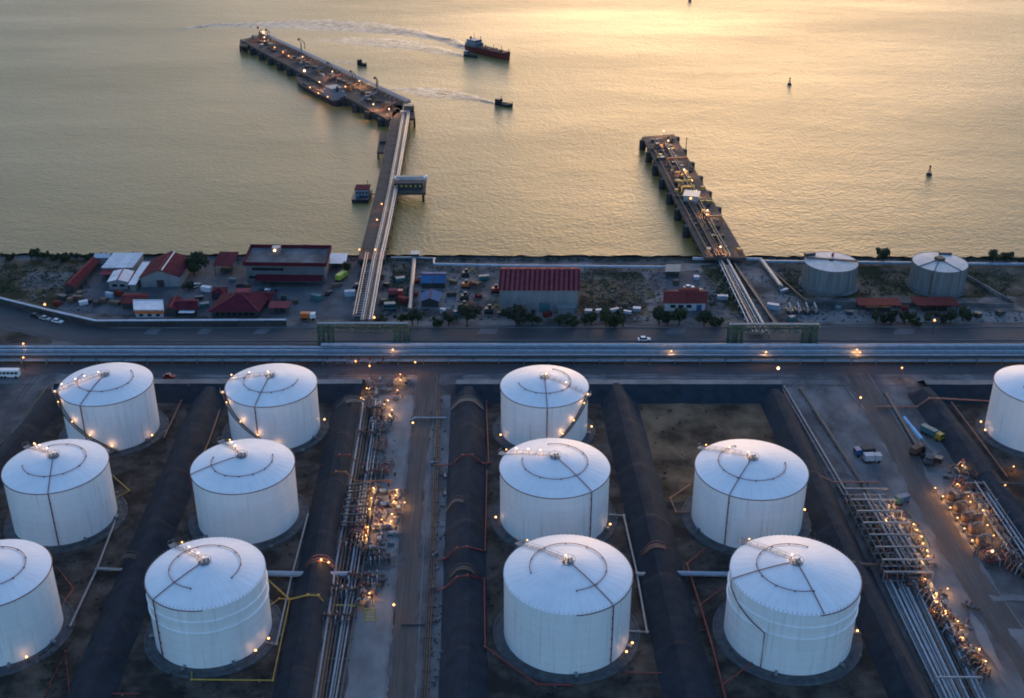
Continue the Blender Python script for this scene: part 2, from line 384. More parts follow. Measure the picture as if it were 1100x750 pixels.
def dike(path, wid=11.5, h=3.6, crest=1.6, m='liner', lip=27.0):
    """lined earth dike: rounded ridge with overlapping liner sheets"""
    P = [at(x, y, 0) for x, y in path]; pts = []
    for a, b2 in zip(P[:-1], P[1:]):
        k = max(2, int((b2 - a).length / 1.4))
        pts += [lerp(a, b2, i / k) for i in range(k)]
    pts.append(P[-1]); N = len(pts); mb = MB(); vs = []
    prof = [(-.5, -.3), (-.5, 0), (-.37, .34), (-.24, .68), (-.11, 1.0), (0, 1.03), (.11, 1.0), (.24, .68), (.37, .34), (.5, 0), (.5, -.3)]
    K = len(prof); run = 0
    for i, p in enumerate(pts):
        d = (pts[min(i + 1, N - 1)] - pts[max(i - 1, 0)]).normalized(); u = Vector((d.y, -d.x, 0))
        if i: run += (p - pts[i - 1]).length
        s = 1 + .04 * (1 - (run % lip) / lip)
        e = min(1, .25 + min(i, N - 1 - i) * .5)
        for x, z in prof:
            jx = noise.noise(Vector((p.x * .12 + x * 3, p.y * .12, 1))) * .28; jz = noise.noise(Vector((p.x * .15, p.y * .15, x * 4))) * .16
            vs.append(p + u * (x * wid * s * (.9 + .1 * e) + jx) + Vector((0, 0, z * h * s * e + (jz if 0 < abs(z) else 0))))
    fs = [(i * K + j, (i + 1) * K + j, (i + 1) * K + j + 1, i * K + j + 1) for i in range(N - 1) for j in range(K - 1)]
    fs += [tuple(range(K)), tuple(reversed([(N - 1) * K + j for j in range(K)]))]
    mb.add(vs, fs); return struct('dike', mb, m, smooth=False)
dike([(229, 421), (174, 556), (97, 748), (86, 775)])
dike([(377, 430), (354, 550), (318, 750), (313, 775)])
dike([(503, 421), (500.5, 550), (497.5, 750), (497, 775)])
dike([(661, 418), (693, 545), (739, 740), (747, 775)], 12.5, 3.8)
dike([(829, 424), (927, 640), (982, 755), (992, 775)], 10.5)
dike([(990, 422), (1040, 490), (1084, 556), (1160, 660)], 11)
dike([(62, 424), (20, 478), (-70, 590), (-220, 780)], 10)
def crossdike(x0, x1, y, wid=13):
    a, b2 = at(x0, y, 0), at(x1, y + .1, 0)
    a0 = at(x0, y); k = [(-wid * .62, 0), (-wid * .10, 4.0), (wid * .14, 4.0), (wid * .6, 0)]
    for nm, m_, seg in (('dike', 'liner', (0, 1)), ('dike_crest', 'light_concrete', (1, 2)), ('dike', 'liner', (2, 3))):
        mb = MB(); n_ = max(2, int((b2 - a).length / 2.5)); vs = []
        for i in range(n_ + 1):
            p = lerp(a, b2, i / n_)
            for j in seg:
                vs.append(p + Vector((0, k[j][0] + noise.noise(Vector((p.x * .2, j, 0))) * (.35 if j in (0, 3) else .12), k[j][1] + noise.noise(Vector((p.x * .1, j, 5))) * .12)))
        mb.add(vs, [(i * 2, (i + 1) * 2, (i + 1) * 2 + 1, i * 2 + 1) for i in range(n_)])
        struct(nm, mb, m_)
crossdike(62, 390, 421); crossdike(490, 838, 421.5); crossdike(992, 1300, 422)

# ------------------------------------------------------------------ storage tanks
def pol(r, a, z, c): return c + Vector((r * math.cos(R(a)), r * math.sin(R(a)), z))
MESH = {}
def cached(key, fn):
    if key not in MESH: MESH[key] = fn()
    return MESH[key]
def place(me_obj_key, fn, name, parent, loc=(0, 0, 0), rz=0):
    """part that shares mesh data with its alikes"""
    me = cached(me_obj_key, fn)
    o = bpy.data.objects.new(name, me); C.objects.link(o); o.parent = parent; o.location = loc; o.rotation_euler = (0, 0, rz); return o
def as_mesh(mb, m, name, smooth=False):
    me = bpy.data.meshes.new(name); me.from_pydata([tuple(v) for v in mb.v], [], mb.f); me.update(); me.materials.append(M[m])
    if smooth:
        me.polygons.foreach_set('use_smooth', [True] * len(me.polygons))
        try: me.set_sharp_from_angle(angle=R(35))
        except Exception: pass
    return me
def bulb_mesh(r, m):
    def f():
        mb = MB(); mb.lathe([(r * .35, -r * .9), (r * .95, -r * .35), (r * .95, r * .35), (r * .35, r * .9)], 8); return as_mesh(mb, m, 'bulb', True)
    return f
def shell_mesh(Rr, h):
    def f():
        mb = MB(); n = 96
        mb.lathe([(Rr, 0), (Rr, h - .05), (Rr + .018, h - .045), (Rr + .018, h)], n, cap=False); return as_mesh(mb, 'tank_shell', 'shell_course', True)
    return f
NP = 36
def panel_mesh(Rr, rise, m):
    def f():
        mb = MB(); da = math.pi / NP; vs = []
        for k, r_ in enumerate((1.0, Rr * .25, Rr * .5, Rr * .75, Rr + .12)):
            z = rise * (1 - (min(r_, Rr) / Rr) ** 1.45)
            for a in (-da * .992, 0, da * .992):
                vs.append((r_ * math.cos(a), r_ * math.sin(a), z + (.018 if a == 0 else 0)))
        fs = [(k * 3 + j, (k + 1) * 3 + j, (k + 1) * 3 + j + 1, k * 3 + j + 1) for k in range(4) for j in range(2)]
        mb.add(vs, fs)
        # turned-down lip at the eave
        b_ = [12, 13, 14]; k0 = len(mb.v); mb.v += [mb.v[i] - Vector((0, 0, .22)) for i in b_]
        mb.f += [(12, k0, k0 + 1, 13), (13, k0 + 1, k0 + 2, 14)]
        return as_mesh(mb, m, 'roof_panel')
    return f

def tank(label, X, Y, Rr, H, riser, stair=None, walk=150, arc=(200, 470), girders=False, extra_roof=None, feet=(), rooflights=(.15,), rail=False, shellring=None, rimarc=(0, 360)):
    c = Vector((X, Y, 0)); t = thing('storage_tank', label, 'storage tank', c, 'white oil storage tanks inside the dikes')
    rise = Rr * .215
    def zf(r_): return H + rise * (1 - (max(0, r_) / Rr) ** 1.45)
    place(('rw', Rr), lambda: as_mesh(MB().lathe([(Rr + 2.9, 0), (Rr + 2.7, .35), (Rr + 2.3, .4), (Rr + 2.2, .2), (Rr + 1.0, .3), (Rr + .8, .62), (Rr - .5, .65)], 72, cap=False), 'ringwall', 'ringwall', True), 'ring_foundation', t)
    nc = 7; hc = (H - .3) / nc
    for k in range(nc): place(('sh', Rr, round(hc, 3)), shell_mesh(Rr, hc), 'shell_course', t, (0, 0, .3 + k * hc))
    for k in range(NP): place(('rp', Rr), panel_mesh(Rr, rise, 'tank_roof'), 'roof_panel', t, (0, 0, H + .02), 2 * math.pi * (k + .5) / NP)
    def part(name, mb, m, parent=t, smooth=False): return mb.build(name, m, parent, smooth)
    if girders:
        for zz in (.80, .62): part('wind_girder', MB().lathe([(Rr, H * zz), (Rr + .28, H * zz), (Rr + .28, H * zz + .12), (Rr, H * zz + .2)], 96, c, cap=False), 'tank_shell')
    # cooling-water pipework: rim pipe, roof ring, radial feed and riser
    a0, a1 = rimarc
    part('rim_pipe', MB().tube([pol(Rr + .22, a0 + (a1 - a0) * i / 90, H - .12, c) for i in range(91)], .12, 6), 'dark_red_pipe', smooth=True)
    rp = Rr * .60; zr = zf(rp) + .28
    ring = part('roof_ring_pipe', MB().tube([pol(rp, arc[0] + (arc[1] - arc[0]) * i / 64, zr, c) for i in range(65)], .10, 6), 'dark_red_pipe', smooth=True)
    for i in range(0, 65, 8):
        place('brk', lambda: as_mesh(MB().box((0, 0, -.16), (.3, .3, .3)), 'dark_steel', 'bracket'), 'bracket', ring, pol(rp, arc[0] + (arc[1] - arc[0]) * i / 64, zr, c) - c)
    for a in [riser] + list(extra_roof or []):
        part('roof_feed_pipe', MB().tube([pol(1.6 + (Rr - 1.5) * i / 8, a, zf(1.6 + (Rr - 1.5) * i / 8) + .22, c) for i in range(9)], .12, 6), 'dark_red_pipe')
    if shellring:
        aa, ab, z = shellring
        part('shell_pipe', MB().tube([pol(Rr + .3, aa, H, c)] + [pol(Rr + .3, aa + (ab - aa) * i / 16, z + (H * .88 - z) * (1 - i / 16), c) for i in range(17)] + [pol(Rr + .3, ab, .8, c)], .14, 6), 'dark_red_pipe')
    else:
        part('riser_pipe', MB().tube([pol(Rr + .32, riser, H, c), pol(Rr + .32, riser, .8, c)], .15, 6), 'dark_red_pipe')
    for k in range(0 if shellring else 5): part('riser_clamp', MB().box(pol(Rr + .15, riser, 2 + k * 3.2, c), (.4, .4, .12)), 'dark_steel')
    # centre platform with ring rail and vents
    pf = part('centre_platform', MB().lathe([(1.45, H + rise * .93), (1.45, H + rise + .12), (0.3, H + rise + .25)], 20, c), 'steel')
    mb = MB(); rr = 1.7; zt = H + rise + .95
    mb.tube([pol(rr, i * 15, zt, c) for i in range(24)], .04, 5, True)
    for i in range(8): mb.bar(pol(rr, i * 45, zt - 1.2, c), pol(rr, i * 45, zt, c), .05)
    part('railing', mb, 'dark_steel', pf)
    mb = MB(); mb.lathe([(.22, H + rise), (.22, H + rise + .7), (.45, H + rise + .75), (.45, H + rise + .95), (.1, H + rise + 1.1)], 12, c)
    part('vent', mb, 'pale_pipe', pf, True)
    for a in (40, 200, 290): part('vent', MB().lathe([(.14, H + rise * .85), (.14, H + rise + .5), (.28, H + rise + .55), (.25, H + rise + .75), (.06, H + rise + .8)], 10, pol(1.05, a, 0, c)), 'steel', pf, True)
    # walkway from the stair head to the centre
    mb = MB(); mr = MB(); sd_ = Vector((-math.sin(R(walk)), math.cos(R(walk)), 0)) * .4
    wp = [pol(1.7 + (Rr - 1.3) * i / 14, walk, zf(1.7 + (Rr - 1.3) * i / 14) + .22, c) for i in range(15)]
    for q in (-1, 1):
        mb.tube([p + sd_ * q for p in wp], .06, 4); mr.tube([p + sd_ * q + Vector((0, 0, .95)) for p in wp], .035, 4)
        for p in wp[::2]: mr.bar(p + sd_ * q, p + sd_ * q + Vector((0, 0, .95)), .05)
    for p in wp: mb.bar(p - sd_, p + sd_, .09)
    wk = part('roof_walkway', mb, 'pale_pipe'); part('railing', mr, 'dark_steel', wk)
    # nozzles and manhole at the shell foot
    for a in (riser + 28, riser - 34, riser + 75):
        mb = MB(); mb.tube([pol(Rr - .1, a, 1.1, c), pol(Rr + 1.5, a, 1.1, c)], .35, 10); mb.tube([pol(Rr + .9, a, 1.1, c), pol(Rr + 1.05, a, 1.1, c)], .55, 10)
        part('nozzle', mb, 'steel')
    for k in range(4):
        a = riser + 50 + k * 26; place('fbk', lambda: as_mesh(MB().box((0, 0, .25), (.7, 1.1, .5)), 'concrete', 'footing_block'), 'footing_block', t, pol(Rr + 2.6, a, 0, c) - c, R(a))
    def bulb(parent, p, kind, r=.28, m='bulb_warm'):
        o = place(('bulb', r, m), bulb_mesh(r, m), 'lamp', parent, p - wloc(parent)); light_child(kind, o, p + Vector((0, 0, 0))); return o
    # spiral stair
    st = stair or (walk, walk - 95)
    a0, a1 = st; n_ = 46; mb = MB(); mr = MB(); pts_i, pts_o, rl = [], [], []
    for i in range(n_ + 1):
        a = a0 + (a1 - a0) * i / n_; z = H + .1 - (H - .5) * i / n_
        pts_i.append(pol(Rr + .25, a, z, c)); pts_o.append(pol(Rr + 1.2, a, z, c)); rl.append(pol(Rr + 1.2, a, z + 1.05, c))
        mb.box(pol(Rr + .72, a, z, c), (.95, .34, .07), R(a))
    mb.tube(pts_i, .13, 4); mb.tube(pts_o, .15, 4)
    sp = part('spiral_stair', mb, 'dark_steel')
    mr.tube(rl, .07, 4)
    for i in range(0, n_ + 1, 3): mr.bar(pts_o[i], rl[i], .07)
    part('handrail', mr, 'dark_steel', sp)
    for fr in ((.05, .18, .45, .68, .93) if stair else (.1, .5, .9)):
        a = a0 + (a1 - a0) * fr; z = H + .1 - (H - .5) * fr + 1.5
        bulb(sp, pol(Rr + 1.15, a, z, c), 'stair', .20)
    mb = MB(); mb.box(pol(Rr + .9, a0, H + .15, c), (1.8, 1.8, .12), R(a0)); 
    for q in (-1, 1): mb.bar(pol(Rr + 1.7, a0 + q * 3, H + .2, c), pol(Rr + 1.7, a0 + q * 3, H + 1.3, c), .08)
    mb.bar(pol(Rr + 1.7, a0 - 3, H + 1.3, c), pol(Rr + 1.7, a0 + 3, H + 1.3, c), .07)
    part('stair_landing', mb, 'steel', sp)
    for fr in rooflights:
        p = pol(Rr * fr, walk - 4, zf(Rr * fr) + 1.5, c)
        pm = part('light_mast', MB().bar(p - Vector((0, 0, 1.5)), p, .1), 'dark_steel'); bulb(pm, p, 'roof', .22, 'bulb_white')
    for a in feet:
        p = pol(Rr + 1.5, a, 2.3, c); pm = part('light_mast', MB().bar(p - Vector((0, 0, 2)), p, .12), 'dark_steel'); bulb(pm, p, 'foot', .3)
    if rail:
        mb = MB(); rr = Rr + .05
        for i in range(90): mb.bar(pol(rr, i * 4, H, c), pol(rr, i * 4, H + .75, c), .07)
        part('rim_rail', mb, 'pale_pipe')
    return t

tank('white tank with dark stair down its front, nearest the parked minibus', -129.7, 332.7, 14.36, 17.5, -105, (-160, -68), 200, (-200, 40), rooflights=(.12, .42, .62, .92), feet=(-25,))
tank('white tank with a riser down its front, second from the minibus in its row', -128.9, 283.5, 14.17, 18.1, -79, None, 140, (-160, 120), rooflights=(.25, .6, .85), feet=(-190,))
tank('white tank with a lamp at its foot, third from the minibus in its row', -127.7, 234.2, 13.81, 18.5, -94, None, 140, (-120, 120), feet=(-50,))
tank('white tank with dark diagonal stair, beside the valve yard of the central lane', -77.1, 333.2, 14.36, 16.9, -100, (-160, -70), 170, (-210, 0), rooflights=(.05, .5, .95), feet=(10, 165))
tank('white tank whose roof feed pipe runs sideways, between stair-fronted and girder-banded tanks', -76.2, 284.2, 14.33, 17.7, -160, None, 125, (-190, 20), rooflights=(.35, .6), feet=(-195,))
tank('white tank with two girder bands and foot lamps, yellow pipe in front', -75.2, 234.6, 14.36, 18.4, -134, None, 135, (-100, -390), True, rooflights=(.2, .55), feet=(-38, -20), rail=True, rimarc=(-270, -80))
tank('white tank with stair slanting down its front, between central dike and empty bund', 10.4, 332.8, 13.99, 16.7, -88, (-24, -90), -25, (-170, 70), rooflights=(.05, .55), feet=(-5, 205))
tank('white tank beside the central dike, second from the coastal pipe rack', 12.1, 283.8, 15.52, 17.4, -52, None, 155, (-190, 100), rooflights=(.3, .55, .8), feet=(-22, 190))
tank('white tank beside the central dike, third and farthest from the coastal pipe rack', 13.7, 234.0, 15.71, 18.7, -50, None, 135, (-80, 195), rooflights=(.06,), feet=(-34, -22), rail=True, rimarc=(-85, 60))
tank('white tank standing in front of the empty dry-soil bund', 67.6, 283.1, 15.64, 17.4, -122, None, 140, (-250, 0), rooflights=(.1, .5), feet=(5,))
tank('white tank with two girder bands and stepped shell pipe beside the wide pipe bank', 69.2, 233.5, 15.68, 18.9, -77, None, 130, (60, 285), True, (-172,), feet=(-5,), rail=True, shellring=(-172, -125, 11.5), rooflights=(.1,), rimarc=(-80, 0))
tank('white tank behind the crane and the outer dike', 167.9, 330.6, 13.67, 18.0, -60, None, 60, (-150, 60), feet=(165, 185))

def old_tank(label, X, Y, Rr, H, kind):
    c = Vector((X, Y, 0)); t = thing('shore_tank', label, 'storage tank', c, 'grey tanks by the shore')
    place(('rw', Rr), lambda: as_mesh(MB().lathe([(Rr + 1.6, 0), (Rr + 1.4, .4), (Rr - .5, .45)], 60, cap=False), 'concrete', 'ringwall', True), 'ring_foundation', t)
    def rib_plate():
        mb = MB(); da = math.pi / 30; n = 3; vs = []
        for k in range(n + 1):
            a = -da * .985 + 2 * da * .985 * k / n
            for z in (0, H): vs.append((Rr * math.cos(a), Rr * math.sin(a), z))
        mb.add(vs, [(k * 2, k * 2 + 2, k * 2 + 3, k * 2 + 1) for k in range(n)])
        mb.box((Rr + .08, 0, H / 2), (.2, .18, H)); return as_mesh(mb, 'old_tank_shell', 'shell_plate')
    for k in range(30): place(('osh', Rr, H), rib_plate, 'shell_plate', t, (0, 0, .3), 2 * math.pi * k / 30)
    for k in range(NP): place(('orp', Rr), panel_mesh(Rr, Rr * .06, 'old_tank_roof'), 'roof_panel', t, (0, 0, H + .35), 2 * math.pi * (k + .5) / NP)
    MB().tube([pol(Rr + .05, i * 5, H + .3, c) for i in range(72)], .16, 5, True).build('rim_angle', 'rust_steel', t)
    z = H + .9
    if kind == 0:
        a, b2 = pol(Rr * .95, 165, z + .2, c), pol(Rr * .98, -8, z + .2, c)
        mb = MB(); mb.bar(a, b2, .5); mb.bar(a + Vector((0, .9, 0)), b2 + Vector((0, .9, 0)), .25); mb.build('roof_walkway', 'rust_steel', t)
        mb = MB(); mb.box(pol(Rr * .9, 140, z + .3, c), (4.5, 1.6, 1.2), .2); mb.build('roof_platform', 'dark_steel', t)
        MB().lathe([(.5, z), (.5, z + 1.2), (.1, z + 1.5)], 10, pol(Rr * .45, 70, 0, c)).build('vent', 'red_paint', t)
    else:
        mb = MB(); mb.box(c + Vector((0, 1, z + .4)), (3, 3, 1.6), .4); mb.build('roof_platform', 'rust_steel', t)
        for a in (205, 240, 300, 75):
            mb = MB(); mb.bar(c + Vector((0, 1, z + .3)), pol(Rr, a, H + .5, c), .35); mb.build('roof_walkway', 'rust_steel', t)
        mb = MB(); mb.bar(pol(Rr + .3, 238, H + .4, c), pol(Rr + .3, 238, .4, c), .45)
        for k in range(12): mb.box(pol(Rr + .5, 238, .6 + k * .75, c), (.5, .8, .12), R(238))
        mb.build('shell_ladder', 'rust_steel', t)
        mb = MB(); mb.box(pol(Rr * .85, 60, z, c), (5, 1.4, .9)); mb.build('roof_platform', 'dark_steel', t)
old_tank('grey ribbed shore tank with a straight rusty walkway across its pale roof', 131, 450.1, 10.78, 9.7, 0)
old_tank('grey shore tank with rusty walkways radiating from a hub on its pale roof', 175.1, 448.3, 10.87, 10.3, 1)

# ------------------------------------------------------------------ lamps
def make_lamp(kind, m, h, r):
    t = thing('floodlight', '', 'floodlight', (0, 0, 0))
    MB().bar((0, 0, 0), (0, 0, h - .3), .16, .1).build('post', 'dark_steel', t)
    MB().box((0, .1, h + r * .7), (r * 1.7, r * 1.7, .1)).build('hood', 'dark_steel', t)
    o = place(('bulb', r, m), bulb_mesh(r, m), 'lamp', t, (0, 0, h))
    light_child(kind, o, (0, -.1, h - .1)); index_tree(t); return t
PROTO = {}
def lamps(pts, label, group, kind='warm', m='bulb_warm', h=2.0, r=.23, z=0.):
    key = (kind, m, h, r)
    for x, y in pts:
        p = at(x, y, z + h); p.z = z
        if key not in PROTO: PROTO[key] = o = make_lamp(kind, m, h, r)
        else: o = copy_tree(PROTO[key])
        o.location = p; tag(o, label, 'floodlight', group)
CLA = [(430, 402), (430, 408), (427, 419), (394, 417), (388, 427), (417, 430), (421, 440), (419, 445)]
CLB = [(426, 526), (425, 532), (423, 538), (434.6, 539.5), (421, 552), (420, 560), (401, 524), (399, 535), (397, 546.5), (395, 566), (393, 575), (404, 557), (410, 558), (397, 637)]
CLC = [(957, 542), (961.6, 550), (953, 556), (969.6, 561), (981.6, 563), (985, 569), (990, 576), (991.5, 583.6), (996, 591), (997, 597), (990, 602), (993.6, 622)]
CLD = [(1018, 632), (1005, 637), (1005.7, 646), (1015.8, 656), (1029, 667), (1034, 685), (1052, 697), (1059, 710), (1003, 655.5)]
CLE = [(1038, 495), (1033.7, 500), (1028.5, 520), (1004.7, 524), (1013, 533), (1021, 545), (1028.5, 556), (1036, 567.5), (1044.6, 580)]
CLF = [(1040, 533), (1042.5, 539), (1056, 548), (1054.5, 557), (1060.7, 564), (1067.5, 575), (1089, 501), (1080, 521)]
lamps(CLA, 'warm floodlight on a post in the valve yard at the head of the central lane', 'floodlights at the head of the central lane')
lamps(CLB, 'warm floodlight on a post among the pumps beside the middle of the central lane', 'floodlights among the central pumps')
lamps(CLC, 'warm floodlight on a post along the tall framed section of the wide pipe rack', 'floodlights along the framed pipe rack')
lamps(CLD, 'warm floodlight on a post along the low section of the wide pipe rack', 'floodlights along the low pipe rack')
lamps(CLE, 'warm floodlight beside the row of round pumps along the outer lane', 'floodlights by the row of round pumps')
lamps(CLF, 'warm floodlight among the pipes between the round pumps and the dike', 'floodlights behind the round pumps')
lamps([(443.5, 454), (423, 649.5)], 'lone lamp on a post at the edge of the central lane', 'lone lamps on the central lane', h=4, r=.35)
lamps([(25, 369), (25, 384), (382, 388), (397, 393), (422, 375.5), (446, 389), (721, 377), (823, 378), (920.5, 375.5), (924, 378.5), (969, 395)],
      'small orange lamp on a post under or along the long coastal pipe rack', 'lamps along the coastal pipe rack', 'orange', 'bulb_orange', 5, .34)
lamps([(836, 395.5)], 'bright tall street lamp on the service road behind the empty bund', None, 'white', 'bulb_white', 8, .55)
lamps([(924.5, 427)], 'small lamp post alone on the concrete yard near the outer lane', None, h=4, r=.35)
lamps([(1066, 592)], 'white lamp at the foot of the row of round pumps', None, 'white', 'bulb_white', 3.2, .4)
lamps([(402, 341), (1004, 344), (48, 327)], 'orange roadside lamp on a post beside the coastal road', 'roadside lamps', 'orange', 'bulb_orange', 6, .45)
lamps([(267, 283)], 'orange lamp on a post at the corner of the long office', None, 'orange', 'bulb_orange', 5, .7)

# ------------------------------------------------------------------ pipe racks
def fall(p, z): return Vector((p.x, p.y, z))
def rack(name, label, Lp, Rp, tiers, bent_step=8, mats=('blue_pipe', 'steel', 'pale_pipe'), frame_h=None, frame_m='steel', group=None, frame_every=1, sleeper='concrete'):
    """pipes side by side between two survey lines, on bents; tiers: (z, number, radius)"""
    Lw = [at(x, y) for x, y in Lp]; Rw = [at(x, y) for x, y in Rp]
    t = thing(name, label, 'pipe rack', (Lw[0] + Rw[-1]) / 2, group)
    tot = sum((b2 - a).length for a, b2 in zip(Lw[:-1], Lw[1:]))
    for z, n_, r_ in tiers:
        for i in range(n_):
            f = (i + .5) / n_ + rnd.uniform(-.25, .25) / n_
            q = r_ * rnd.choice((.55, .75, 1, 1, 1.35))
            pts = [fall(lerp(a, b2, f), z + q) for a, b2 in zip(Lw, Rw)]
            if rnd.random() < .5 and n_ > 3:                       # an expansion loop or a stub end
                pts[0] = lerp(pts[0], pts[1], rnd.uniform(0, .12))
            MB().tube(pts, q, 8).build('pipe', rnd.choice(mats), t, True)
    zt = max(z for z, _, _ in tiers); k = max(1, int(tot / bent_step))
    for i in range(k + 1):
        f = i / k * (len(Lw) - 1); j = min(int(f), len(Lw) - 2); f -= j
        a, b2 = lerp(Lw[j], Lw[j + 1], f), lerp(Rw[j], Rw[j + 1], f); mb = MB()
        for z, _, _ in tiers: mb.bar(fall(a, z - .15), fall(b2, z - .15), .28)
        for q in (a, b2): mb.bar(fall(q, 0), fall(q, zt if zt > 1.2 else zt - .1), .3)
        if zt > 1.2 and (b2 - a).length > 6: mm = (a + b2) / 2; mb.bar(fall(mm, 0), fall(mm, zt - .2), .3)
        if frame_h and i % frame_every == 0:
            for q in (a, b2): mb.bar(fall(q, 0), fall(q, frame_h), .34)
            mb.bar(fall(a, frame_h), fall(b2, frame_h), .42)
        mb.build('bent', frame_m if zt > 1.2 or frame_h else sleeper, t)
    return t
mr = rack('pipe_rack', 'long two-tier blue-grey pipe rack running between coastal road and service road', [(-300, 391.5), (1400, 392.5)], [(-300, 382), (1400, 383.5)],
          [(1.0, 8, .36), (3.0, 9, .38)], 9, ('blue_pipe', 'dark_steel', 'blue_pipe', 'steel', 'blue_pipe'))
for x0, x1, z, r_ in ((346, 1400, 4.6, .62), (-300, 346, 3.9, .5)):
    MB().tube([fall(at(x0, 382.5), z), fall(at(x1, 383.5), z)], r_, 12).build('large_pipe', 'coping_blue', mr, True)
rack('pipe_bank', 'bank of pale pipes on sleepers beside the liner dike along the central lane', [(384, 432), (378, 470), (352, 610), (330, 760)], [(414, 432), (411, 470), (392, 610), (366, 760)],
     [(.7, 10, .30)], 7, ('pale_pipe', 'steel', 'rust_steel', 'blue_pipe', 'dark_steel', 'steel'))
rack('pipe_bank', 'raised short pipe frame over the pipes at the pump alley of the central lane', [(374, 532), (367, 572)], [(398, 528), (394, 572)], [(2.2, 4, .35)], 3.2, ('dark_steel', 'steel', 'blue_pipe'), 3.4, 'dark_steel')
rack('pipe_rack', 'wide framed pipe rack with open portal frames beside the glowing lamps', [(906, 541), (945, 618)], [(951, 541), (1000, 618)], [(.8, 9, .28), (3.2, 8, .28)], 5.0, ('blue_pipe', 'steel', 'dark_steel', 'rust_steel', 'dark_steel'), 5.2, 'steel')
rack('pipe_bank', 'wide low bank of many blue-grey pipes leading away from the portal frames', [(948, 626), (1013, 762)], [(1000, 626), (1062, 762)], [(.7, 19, .28)], 6, ('blue_pipe', 'steel', 'dark_steel', 'rust_steel', 'pale_pipe', 'blue_pipe'), 3.6, 'steel', None, 6)
rack('pipe_bank', 'bank of pipes between the row of round pumps and the outer dike', [(1036, 526), (1120, 655)], [(1064, 526), (1152, 655)], [(.7, 9, .28), (2.6, 5, .28)], 5.5, ('blue_pipe', 'steel', 'dark_steel', 'rust_steel'))
rack('pipe_run', 'pair of thin pipes with cross sleepers along the dike of the empty bund', [(837, 417), (908, 541)], [(843, 417), (916, 541)], [(.6, 2, .28)], 4, ('blue_pipe', 'steel'))
rack('pipe_run', 'thin dark pipe run crossing the concrete yard toward the service road', [(858, 419), (935, 539)], [(861, 419), (939, 539)], [(.35, 2, .3)], 7, ('dark_steel',), sleeper='dark_wall')
rack('pipe_run', 'dark pipe run beside the outer lane leading to the crane truck', [(950, 424), (990, 492)], [(953, 424), (993, 492)], [(.35, 2, .25)], 8, ('dark_steel',), sleeper='dark_wall')
rack('pipe_run', 'thin pipes in a channel along the far side of the central lane', [(469, 420), (463, 560), (452, 760)], [(474, 420), (470, 560), (460, 760)], [(.3, 3, .2)], 6, ('dark_steel', 'rust_steel'), sleeper='dark_wall')

# ------------------------------------------------------------------ pumps and valve skids
def make_pump(v):
    t = thing('pump_skid', '', 'pump', (0, 0, 0)); g = random.Random(v)
    MB().box((0, 0, .2), (4.2, 2.0, .4)).build('base', 'concrete', t)
    MB().tube([(-1.9, 0, 1.05), (-1.7, 0, 1.05), (-.2, 0, 1.05), (0, 0, 1.05)], [.35, .62, .62, .3], 12).build('motor', ('blue_pipe', 'steel', 'dark_steel')[v % 3], t, True)
    MB().tube([(0, 0, 1.0), (.5, 0, 1.0), (.5, 0, 1.0), (1.3, 0, 1.0)], [.22, .3, .75, .75], 12).build('pump_casing', 'steel', t, True)
    MB().tube([(.9, 0, 1.4), (.9, 0, 2.4), (.9, 1.6, 2.6), (.9, 2.6, 1.0)], .28, 8).build('discharge_pipe', 'pale_pipe' if v % 2 else 'rust_steel', t, True)
    MB().tube([(1.3, 0, 1.0), (2.6, 0, 1.0), (2.6, 0, .2)], .3, 8).build('suction_pipe', 'steel', t, True)
    vb = MB(); vb.lathe([(.2, 2.3), (.5, 2.5), (.5, 2.9), (.15, 3.1), (.1, 3.6)], 10, (.9, .7, 0)).build('valve', 'dark_red_pipe' if v % 2 else 'dark_steel', t, True)
    MB().tube([(.9 + .45 * math.cos(k), .7 + .45 * math.sin(k), 3.6) for k in (0, 1.05, 2.1, 3.14, 4.2, 5.25)], .07, 4, True).build('hand_wheel', 'red_pipe', t)
    index_tree(t); return t
PUMPS = [make_pump(v) for v in range(3)]; used = [False] * 3
def pump(x, y, rz, label, group, s=1.0):
    v = rnd.randrange(3)
    o = PUMPS[v] if not used[v] else copy_tree(PUMPS[v]); used[v] = True
    o.location = at(x, y); o.rotation_euler = (0, 0, rz); o.scale = (s, s, s); tag(o, label, 'pump', group)
def make_drum():
    t = thing('round_pump', '', 'pump', (0, 0, 0))
    MB().box((0, 0, .25), (3.4, 3.4, .5)).build('base', 'concrete', t)
    MB().lathe([(1.0, .5), (1.25, .9), (1.3, 2.2), (1.05, 2.8), (.5, 3.1), (.3, 3.2)], 16).build('pump_drum', 'rust_steel', t, True)
    MB().tube([(0, 0, 3.1), (0, 0, 3.7), (1.6, 0, 3.9), (3.2, 0, 2.4), (3.2, 0, .6)], .3, 8).build('discharge_pipe', 'steel', t, True)
    MB().tube([(-1.2, 0, 1.2), (-2.4, 0, 1.2), (-2.4, 0, .3)], .35, 8).build('suction_pipe', 'dark_steel', t, True)
    MB().tube([(3.2 + .5 * math.cos(k), .5 * math.sin(k), 2.9) for k in (0, 1.05, 2.1, 3.14, 4.2, 5.25)], .08, 4, True).build('hand_wheel', 'red_pipe', t)
    index_tree(t); return t
gA = 'pump skid in the valve yard at the head of the central lane'
for x, y in ((398, 412), (408, 408), (424, 411), (437, 412), (392, 428), (404, 424), (415, 420), (426, 428), (398, 440), (412, 437), (420, 450), (407, 450), (400, 455)):
    pump(x, y, rnd.choice((0, 1.57, 3.14, -1.57)) + rnd.uniform(-.1, .1), gA, 'pumps at the head of the central lane', rnd.uniform(.7, 1.0))
gB = 'pump skid in the lit pump alley beside the middle of the central lane'
